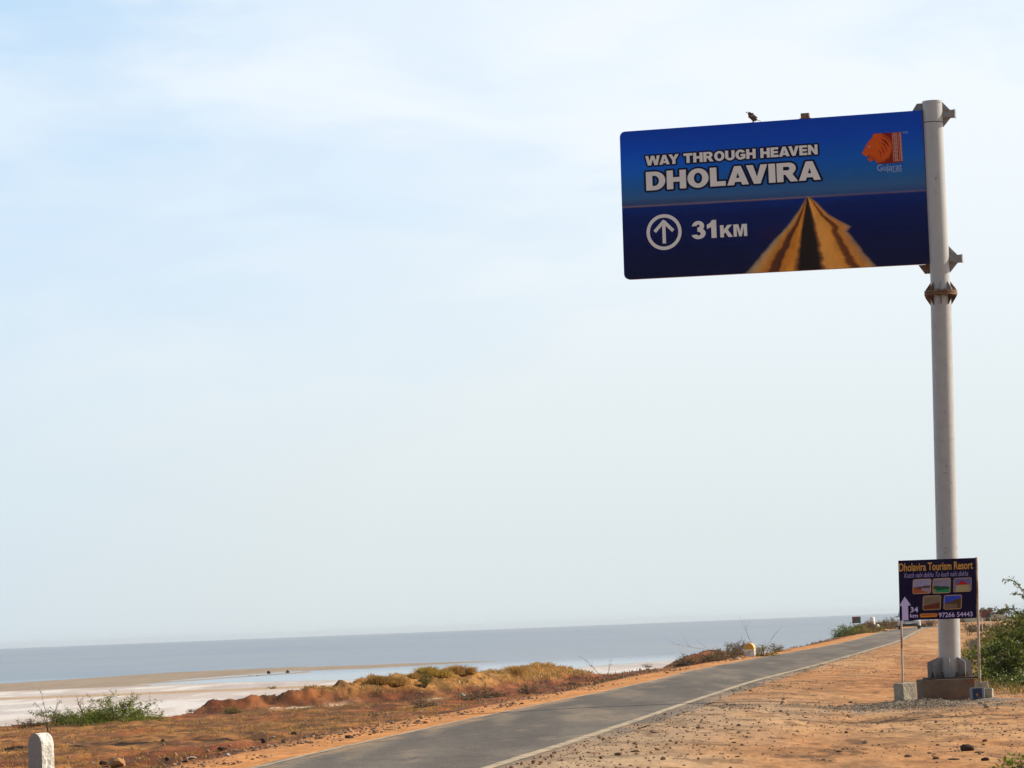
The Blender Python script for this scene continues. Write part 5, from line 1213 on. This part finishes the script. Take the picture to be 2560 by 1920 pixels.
# far left bushes by the board and pillar
for i, (sx, sy, w_, h_, m_, lab) in enumerate(((2114, 1590, 2.2, 0.62, M_leafd, 'dark round bush at the left end of the distant green row'), (2128, 1587, 2.2, 0.80, M_leafd, 'dark bush under the red and green board'), (2146, 1585, 3.0, 0.45, M_leafy, 'low olive bush below the posts of the distant board'), (2160, 1583, 2.6, 0.5, M_leafy, 'olive bush between the distant board and the pillar'),
                               (2174, 1580, 1.5, 0.80, M_brush, 'grey brown bush in front of the white pillar'), (2197, 1579, 2.6, 0.35, M_leafy, 'low olive bush right of the white pillar'))):
    p = gp(sx, sy); shrub('roadside_bush', p, lab, w_, h_, 30, m_, 0.12, 9, 0.35, seed=50 + i, low=0.1, cat='bush')
for i, (sx, sy, w_, h_, lab) in enumerate(((2206, 1571, 3.0, 0.7, 'brown scrub bush on the bank right of the pillar'), (2222, 1566, 3.0, 0.7, 'brown scrub bush on the crest of the far bank'), (2238, 1562, 2.6, 0.6, 'brown scrub bush on the bank just left of the navy board'), (2318, 1568, 2.4, 0.6, 'dark scrub bush on the bank right of the silver car'))):
    p = gp(sx, sy); shrub('bank_bush', p, lab, w_, h_, 28, M_brush, 0.13, 8, 0.35, seed=70 + i, low=0.1, cat='bush')

# golden grass ---------------------------------------------------------
def blades(X, Y, Z, Hh, lean=0.35, width=0.008):
    n = len(X); a = rng.uniform(0, 6.28, n); l = rng.normal(0, lean, (n, 2)); w = width * rng.uniform(0.6, 1.5, n)
    p0 = np.stack([X - np.cos(a) * w, Y - np.sin(a) * w, Z], -1); p1 = np.stack([X + np.cos(a) * w, Y + np.sin(a) * w, Z], -1)
    mid = np.stack([X + l[:, 0] * Hh * 0.4, Y + l[:, 1] * Hh * 0.4, Z + Hh * 0.6], -1); tip = np.stack([X + l[:, 0] * Hh, Y + l[:, 1] * Hh, Z + Hh], -1)
    dw = np.stack([np.cos(a) * w * 0.6, np.sin(a) * w * 0.6, np.zeros(n)], -1)
    V = np.stack([p0, p1, mid + dw, mid - dw, tip], 1).reshape(-1, 3); b = np.arange(n)[:, None] * 5
    T = np.concatenate([b + np.array([[0, 1, 2]]), b + np.array([[0, 2, 3]]), b + np.array([[3, 2, 4]])]); return V, T
def tuft(sx, sy, w, h, n, m, label, seed=0, group=None):
    p = gp(sx, sy); r = np.abs(rng.normal(0, 0.42, n)).clip(0, 1) * w / 2; a = rng.uniform(0, 6.28, n); x, y = r * np.cos(a) * 0.8, r * np.sin(a) * 0.8
    H_ = h * np.sqrt(np.maximum(0.10, 1 - (r / (w / 2)) ** 2)) * rng.uniform(0.6, 1.05, n); V, T = blades(x, y, np.zeros(n) - 0.03, H_, 0.30, 0.010); V = V.reshape(n, 5, 3)
    out_ = np.stack([np.cos(a), np.sin(a)], -1) * (r / (w / 2))[:, None] * 0.45; V[:, 2:4, :2] += (out_ * H_[:, None] * 0.45)[:, None]; V[:, 4, :2] += out_ * H_[:, None]
    V[..., 2] *= 0.52; V[..., :2] *= 1.05
    o = np_mesh('grass_tuft', V.reshape(-1, 3), T, m); o.location = p; tag(o, label, 'grass tuft', group); return o
tuft(950, 1708, 0.95, 0.42, 900, M_grasso, 'olive brown grass tuft at the left start of the grassy bank')
tuft(992, 1712, 0.85, 0.45, 1000, M_grassy, 'round golden grass tuft right of the olive brown one')
tuft(1034, 1694, 0.55, 0.30, 500, M_grassy, 'small golden tuft left of the yellow grass clump')
tuft(1068, 1690, 0.95, 0.50, 1200, M_grassg, 'tall yellow grass clump on the crest of the bank')
tuft(1102, 1692, 0.85, 0.40, 1000, M_grassg, 'lower yellow grass clump next to the tall one')
tuft(1140, 1686, 0.62, 0.56, 800, M_grassy, 'round golden grass head standing alone on the crest')
tuft(1176, 1684, 0.45, 0.40, 400, M_grassy, 'narrow golden tuft right of the round grass head')
tuft(1285, 1690, 0.75, 0.62, 900, M_grassy, 'spiky golden grass tuft at the right end of the crest')
def bank_grass(n):
    X = rng.uniform(-5.5, 2.2, n); Y = rng.uniform(84, 112, n); d, am = ridge(X, Y); Z = height(X, Y)
    k = (d < 2.2 * rng.uniform(0.3, 1, n)) & (Z > 0.10 + rng.uniform(-0.1, 0.28, n)) & (fbm(X * 0.8, Y * 0.3, 3) > 0.42 - 0.30 * sst(-3.0, -1.0, X)) & (np.hypot((X + 1.15) / 0.75, (Y - 93.0) / 2.6) > 1) & (Z > 0.0)
    return X[k], Y[k], Z[k]
X, Y, Z = bank_grass(120000); V, T = blades(X, Y, Z - 0.02, rng.uniform(0.04, 0.13, len(X)) * (0.6 + 0.5 * sst(-2.5, -0.5, X)), 0.6, 0.011)
o = np_mesh('dry_grass', V, T, M_grassy); tag(o, 'golden dry grass covering the bank by the sea', 'grass', kind='stuff')
def verge_grass(n):
    Y = np.exp(rng.uniform(np.log(38), np.log(86), n)); X = XL(Y) - 2.6 - rng.uniform(0, 1, n) ** 1.2 * 16; dens = fbm(X * 0.5 + 2, Y * 0.22, 4); k = (dens > rng.uniform(0.42, 0.66, n)) & (Y < Yfar(X) - 0.8) & (X > -0.19 * Y)
    return X[k], Y[k], height(X[k], Y[k])
X, Y, Z = verge_grass(16000); V, T = blades(X, Y, Z - 0.01, rng.uniform(0.03, 0.09, len(X)), 0.9, 0.010)
o = np_mesh('dry_grass', V, T, M_grasso); tag(o, 'short olive brown grass on the flat ground left of the road', 'grass', kind='stuff')
def verge_far(n):
    Y = np.exp(rng.uniform(np.log(80), np.log(290), n)); X = XL(Y) - 1.5 - rng.exponential(1.4, n); dens = fbm(X * 0.8 + 2, Y * 0.15, 4); k = (dens > rng.uniform(0.48, 0.62, n)) & (Y < Yfar(X) - 0.3)
    return X[k], Y[k], height(X[k], Y[k])
X, Y, Z = verge_far(7000); V, T = blades(X, Y, Z - 0.01, rng.uniform(0.04, 0.12, len(X)), 0.7, 0.016)
o = np_mesh('dry_grass', V, T, M_brush); tag(o, 'thin brown stubble along the far seaward verge', 'grass', kind='stuff')

# right hand bushes -----------------------------------------------------
def leafy_bush(base, w, d, h, n, label, seed, leaf=0.07, m=M_leafd, pale=0.03, nb_=26):
    rnd = random.Random(seed); root = empty('green_bush', base); tag(root, label, 'bush'); mb = MB(); D_, L_ = [], []
    for k in range(nb_):
        a = rnd.uniform(0, 6.283); e = rnd.uniform(0.15, 1); hor = math.sqrt(max(0, 1 - e * e)); v = Vector((math.cos(a) * hor * w / 2, math.sin(a) * hor * d / 2, e * h)); D_.append(v); L_.append(v.length * rnd.uniform(0.7, 1.1))
    lines = branchy((0, 0, 0), D_, L_, 0.02, 6, 0.1, 0.16, mb, rnd); mb.build('stem', M_bark, root)
    # clumps of leaves gathered on the outer half of each branch
    P, D = [], []
    for pts in lines:
        for k in range(max(1, n // (nb_ * 14))):
            q = pts[rnd.randint(2, 6)] + Vector((rnd.gauss(0, 0.10), rnd.gauss(0, 0.10), rnd.gauss(0, 0.09))); s = rnd.uniform(0.05, 0.12)
            for j in range(14): P.append((q + Vector((rnd.gauss(0, s), rnd.gauss(0, s), rnd.gauss(0, s * 0.7))))[:]); D.append((rnd.gauss(0, 1), rnd.gauss(0, 1), rnd.gauss(0.3, 0.7)))
    P = np.array(P); D = np.array(D); P[:, 2] = np.maximum(P[:, 2], 0.0); V, Fx = leaves(P, D, leaf, 0.55); mi = (rng.uniform(0, 1, len(P)) < pale).astype(int); np_mesh('foliage', V, Fx, [m, M_leafp], root, mi=mi)
    return root
for i, (sx, sy, Yb, w_, d_2, h_, n, lf, m_, lab) in enumerate((
        (2572, 1706, None, 2.2, 2.2, 1.55, 10000, 0.085, M_leafd, 'tall dense green bush cut by the right edge of the picture'),
        (2530, 1703, None, 1.2, 1.4, 0.95, 4500, 0.07, M_leafd, 'mid height green bush in front of the tall one'),
        (2496, 1692, None, 0.9, 1.4, 0.55, 2600, 0.06, M_leaf, 'low bright green bush nearest the right post'),
        (2474, 1698, None, 0.7, 0.9, 0.22, 1600, 0.05, M_leaf, 'flat green creeper patch right of the footing'),
        (2545, 1715, None, 1.3, 0.9, 0.32, 1800, 0.05, M_leafd, 'low dark green creeper in front of the tall bush'),
        (2508, 1662, None, 1.7, 2.0, 0.85, 4200, 0.08, M_leaf, 'bush behind the low bright green one'),
        (2476, 1645, None, 1.3, 2.0, 0.45, 2600, 0.08, M_leafy, 'olive bush behind the right post'),
        (2550, 1640, None, 2.8, 3.0, 1.3, 5000, 0.10, M_leafy, 'large olive bush behind the tall green bush'),
        (2492, 1612, None, 2.6, 3.0, 0.55, 3200, 0.12, M_leafy, 'distant olive bush below the red board'),
        (2538, 1600, None, 3.6, 4.5, 0.95, 3600, 0.13, M_brush, 'distant grey brown bush at the right'),
        (2508, 1585, None, 3.8, 5.0, 0.75, 2800, 0.15, M_brush, 'far brown scrub under the hill'),
        (2446, 1578, None, 2.4, 4.0, 0.5, 1800, 0.14, M_brush, 'far brown scrub just right of the pole'))):
    p = gp(sx, sy); leafy_bush(p - Vector((0, 0, 0.05)), w_, d_2, h_, n, lab, 90 + i, lf, m_, 0.035 if i < 6 else 0.01)
p = gp(2545, 1922); leafy_bush(p + Vector((0.08, 0, -0.06)), 0.28, 0.3, 0.20, 420, 'small bright green plant in the bottom right corner', 120, 0.05, M_leaf, 0.0, 12)
# scrub on the hill behind
for i in range(7):
    x = 52 + i * 1.4 + random.uniform(-0.5, 0.5); y = 405 + random.uniform(0, 20); lb = ['leftmost', 'second', 'third', 'fourth', 'fifth', 'sixth', 'rightmost'][i]
    o = leafy_bush(Vector((x, y, gz(x, y) - 0.1)), 3.6, 3.0, random.uniform(0.5, 1.0), 900, lb + ' scrub bush counted from the left on the low hill at the right horizon', 140 + i, 0.22, M_brush, 0.0, 14); o['group'] = 'scrub on the low hill'; o.name = 'hill_scrub'
# ground cover on the right far shoulder
def rgrass(n):
    Y = np.exp(rng.uniform(np.log(58), np.log(180), n)); X = 0.137 * Y + rng.uniform(-1.0, 6, n) ** 1.0 - 0.2; dens = fbm(X * 0.5 + 8, Y * 0.15, 4); k = (dens > rng.uniform(0.36, 0.6, n)) & (Y > 63)
    return X[k], Y[k], height(X[k], Y[k])
X, Y, Z = rgrass(26000); V, T = blades(X, Y, Z - 0.01, rng.uniform(0.05, 0.2, len(X)), 0.6, 0.012)
o = np_mesh('ground_cover', V, T, M_leafy); tag(o, 'olive weeds and grass under the bushes at the right', 'weeds', kind='stuff')

# thorn tree whose branches reach in from the right -----------------------
def thorn_tree():
    Yt = 52.0; bx = at(2640, 1700, Yt).x; root = empty('thorn_tree', (bx, Yt, gz(bx, Yt) - 0.05)); tag(root, 'feathery thorn tree outside the right edge reaching thin branches into the picture', 'tree')
    rnd = random.Random(77); mb = MB(); trunk = [(0, 0, 0), (0.05, 0.05, 0.6), (0.0, 0.1, 1.2), (0.12, 0.1, 2.0), (0.1, 0.05, 2.9)]; mb.tube(trunk, [0.09, 0.075, 0.06, 0.045, 0.02], 8); mb.build('trunk', M_bark, root)
    B = MB(); o0 = Vector((bx, Yt, gz(bx, Yt) - 0.05))
    def tgt(sx, sy, dy=0): return at(sx, sy, Yt + dy) - o0
    L = []
    specs = [((0.06, 0.06, 0.8), (2590, 1470), (2512, 1447), -0.2), ((0.0, 0.1, 1.0), (2600, 1500), (2532, 1484), 0.2), ((0.03, 0.07, 0.9), (2570, 1512), (2495, 1525), 0.0), ((0.02, 0.07, 0.7), (2590, 1530), (2538, 1545), -0.3),
             ((0.02, 0.07, 0.6), (2585, 1560), (2552, 1570), 0.1)]
    for st, mid_, end, dy in specs:
        a = Vector(st); m_ = tgt(*mid_, dy * 0.5); e = tgt(*end, dy); pts = []
        for t in np.linspace(0, 1, 12):
            q = a * (1 - t) ** 2 + m_ * 2 * t * (1 - t) + e * t * t; pts.append(q + Vector((rnd.gauss(0, 0.012), rnd.gauss(0, 0.02), rnd.gauss(0, 0.012))))
        B.tube(pts, [0.018 * (1 - 0.8 * i / 11) for i in range(12)], 5, cap=False); L.append(pts)
    for k in range(26):
        a = rnd.uniform(-1.2, 1.4); st = Vector(trunk[rnd.randint(2, 4)]); v = Vector((math.cos(a) * rnd.uniform(0.6, 1.6) + 0.55, math.sin(a) * 1.4, rnd.uniform(-0.1, 0.9))); L += branchy(st, [v], [v.length], 0.016, 8, 0.15, 0.12, B, rnd)
    B.build('branches', M_bark, root)
    P, D = frond_leaves(L, 55, 0.095, 0.028, 0.25, rnd, 0.35); V, Fx = leaves(P, D, 0.036, 0.5); np_mesh('crown', V, Fx, M_leafd, root)
thorn_tree()

# ------------------------------------------------------------------ air
hm = bpy.data.materials.new('sea_haze'); hm.use_nodes = True; hn = hm.node_tree.nodes; hl = hm.node_tree.links; hn.clear()
ho = hn.new('ShaderNodeOutputMaterial'); pv = hn.new('ShaderNodeVolumePrincipled'); pv.inputs['Color'].default_value = (0.80, 0.88, 0.95, 1); pv.inputs['Density'].default_value = 7e-5
pv.inputs['Anisotropy'].default_value = 0.2; hl.new(pv.outputs[0], ho.inputs['Volume'])
hb = MB(); hb.box((0, 8000, 5.2), (60000, 17000, 17.6)); hzo = hb.build('haze', hm); tag(hzo, 'thin pale sea haze lying over the water and the shore', 'haze', kind='stuff')
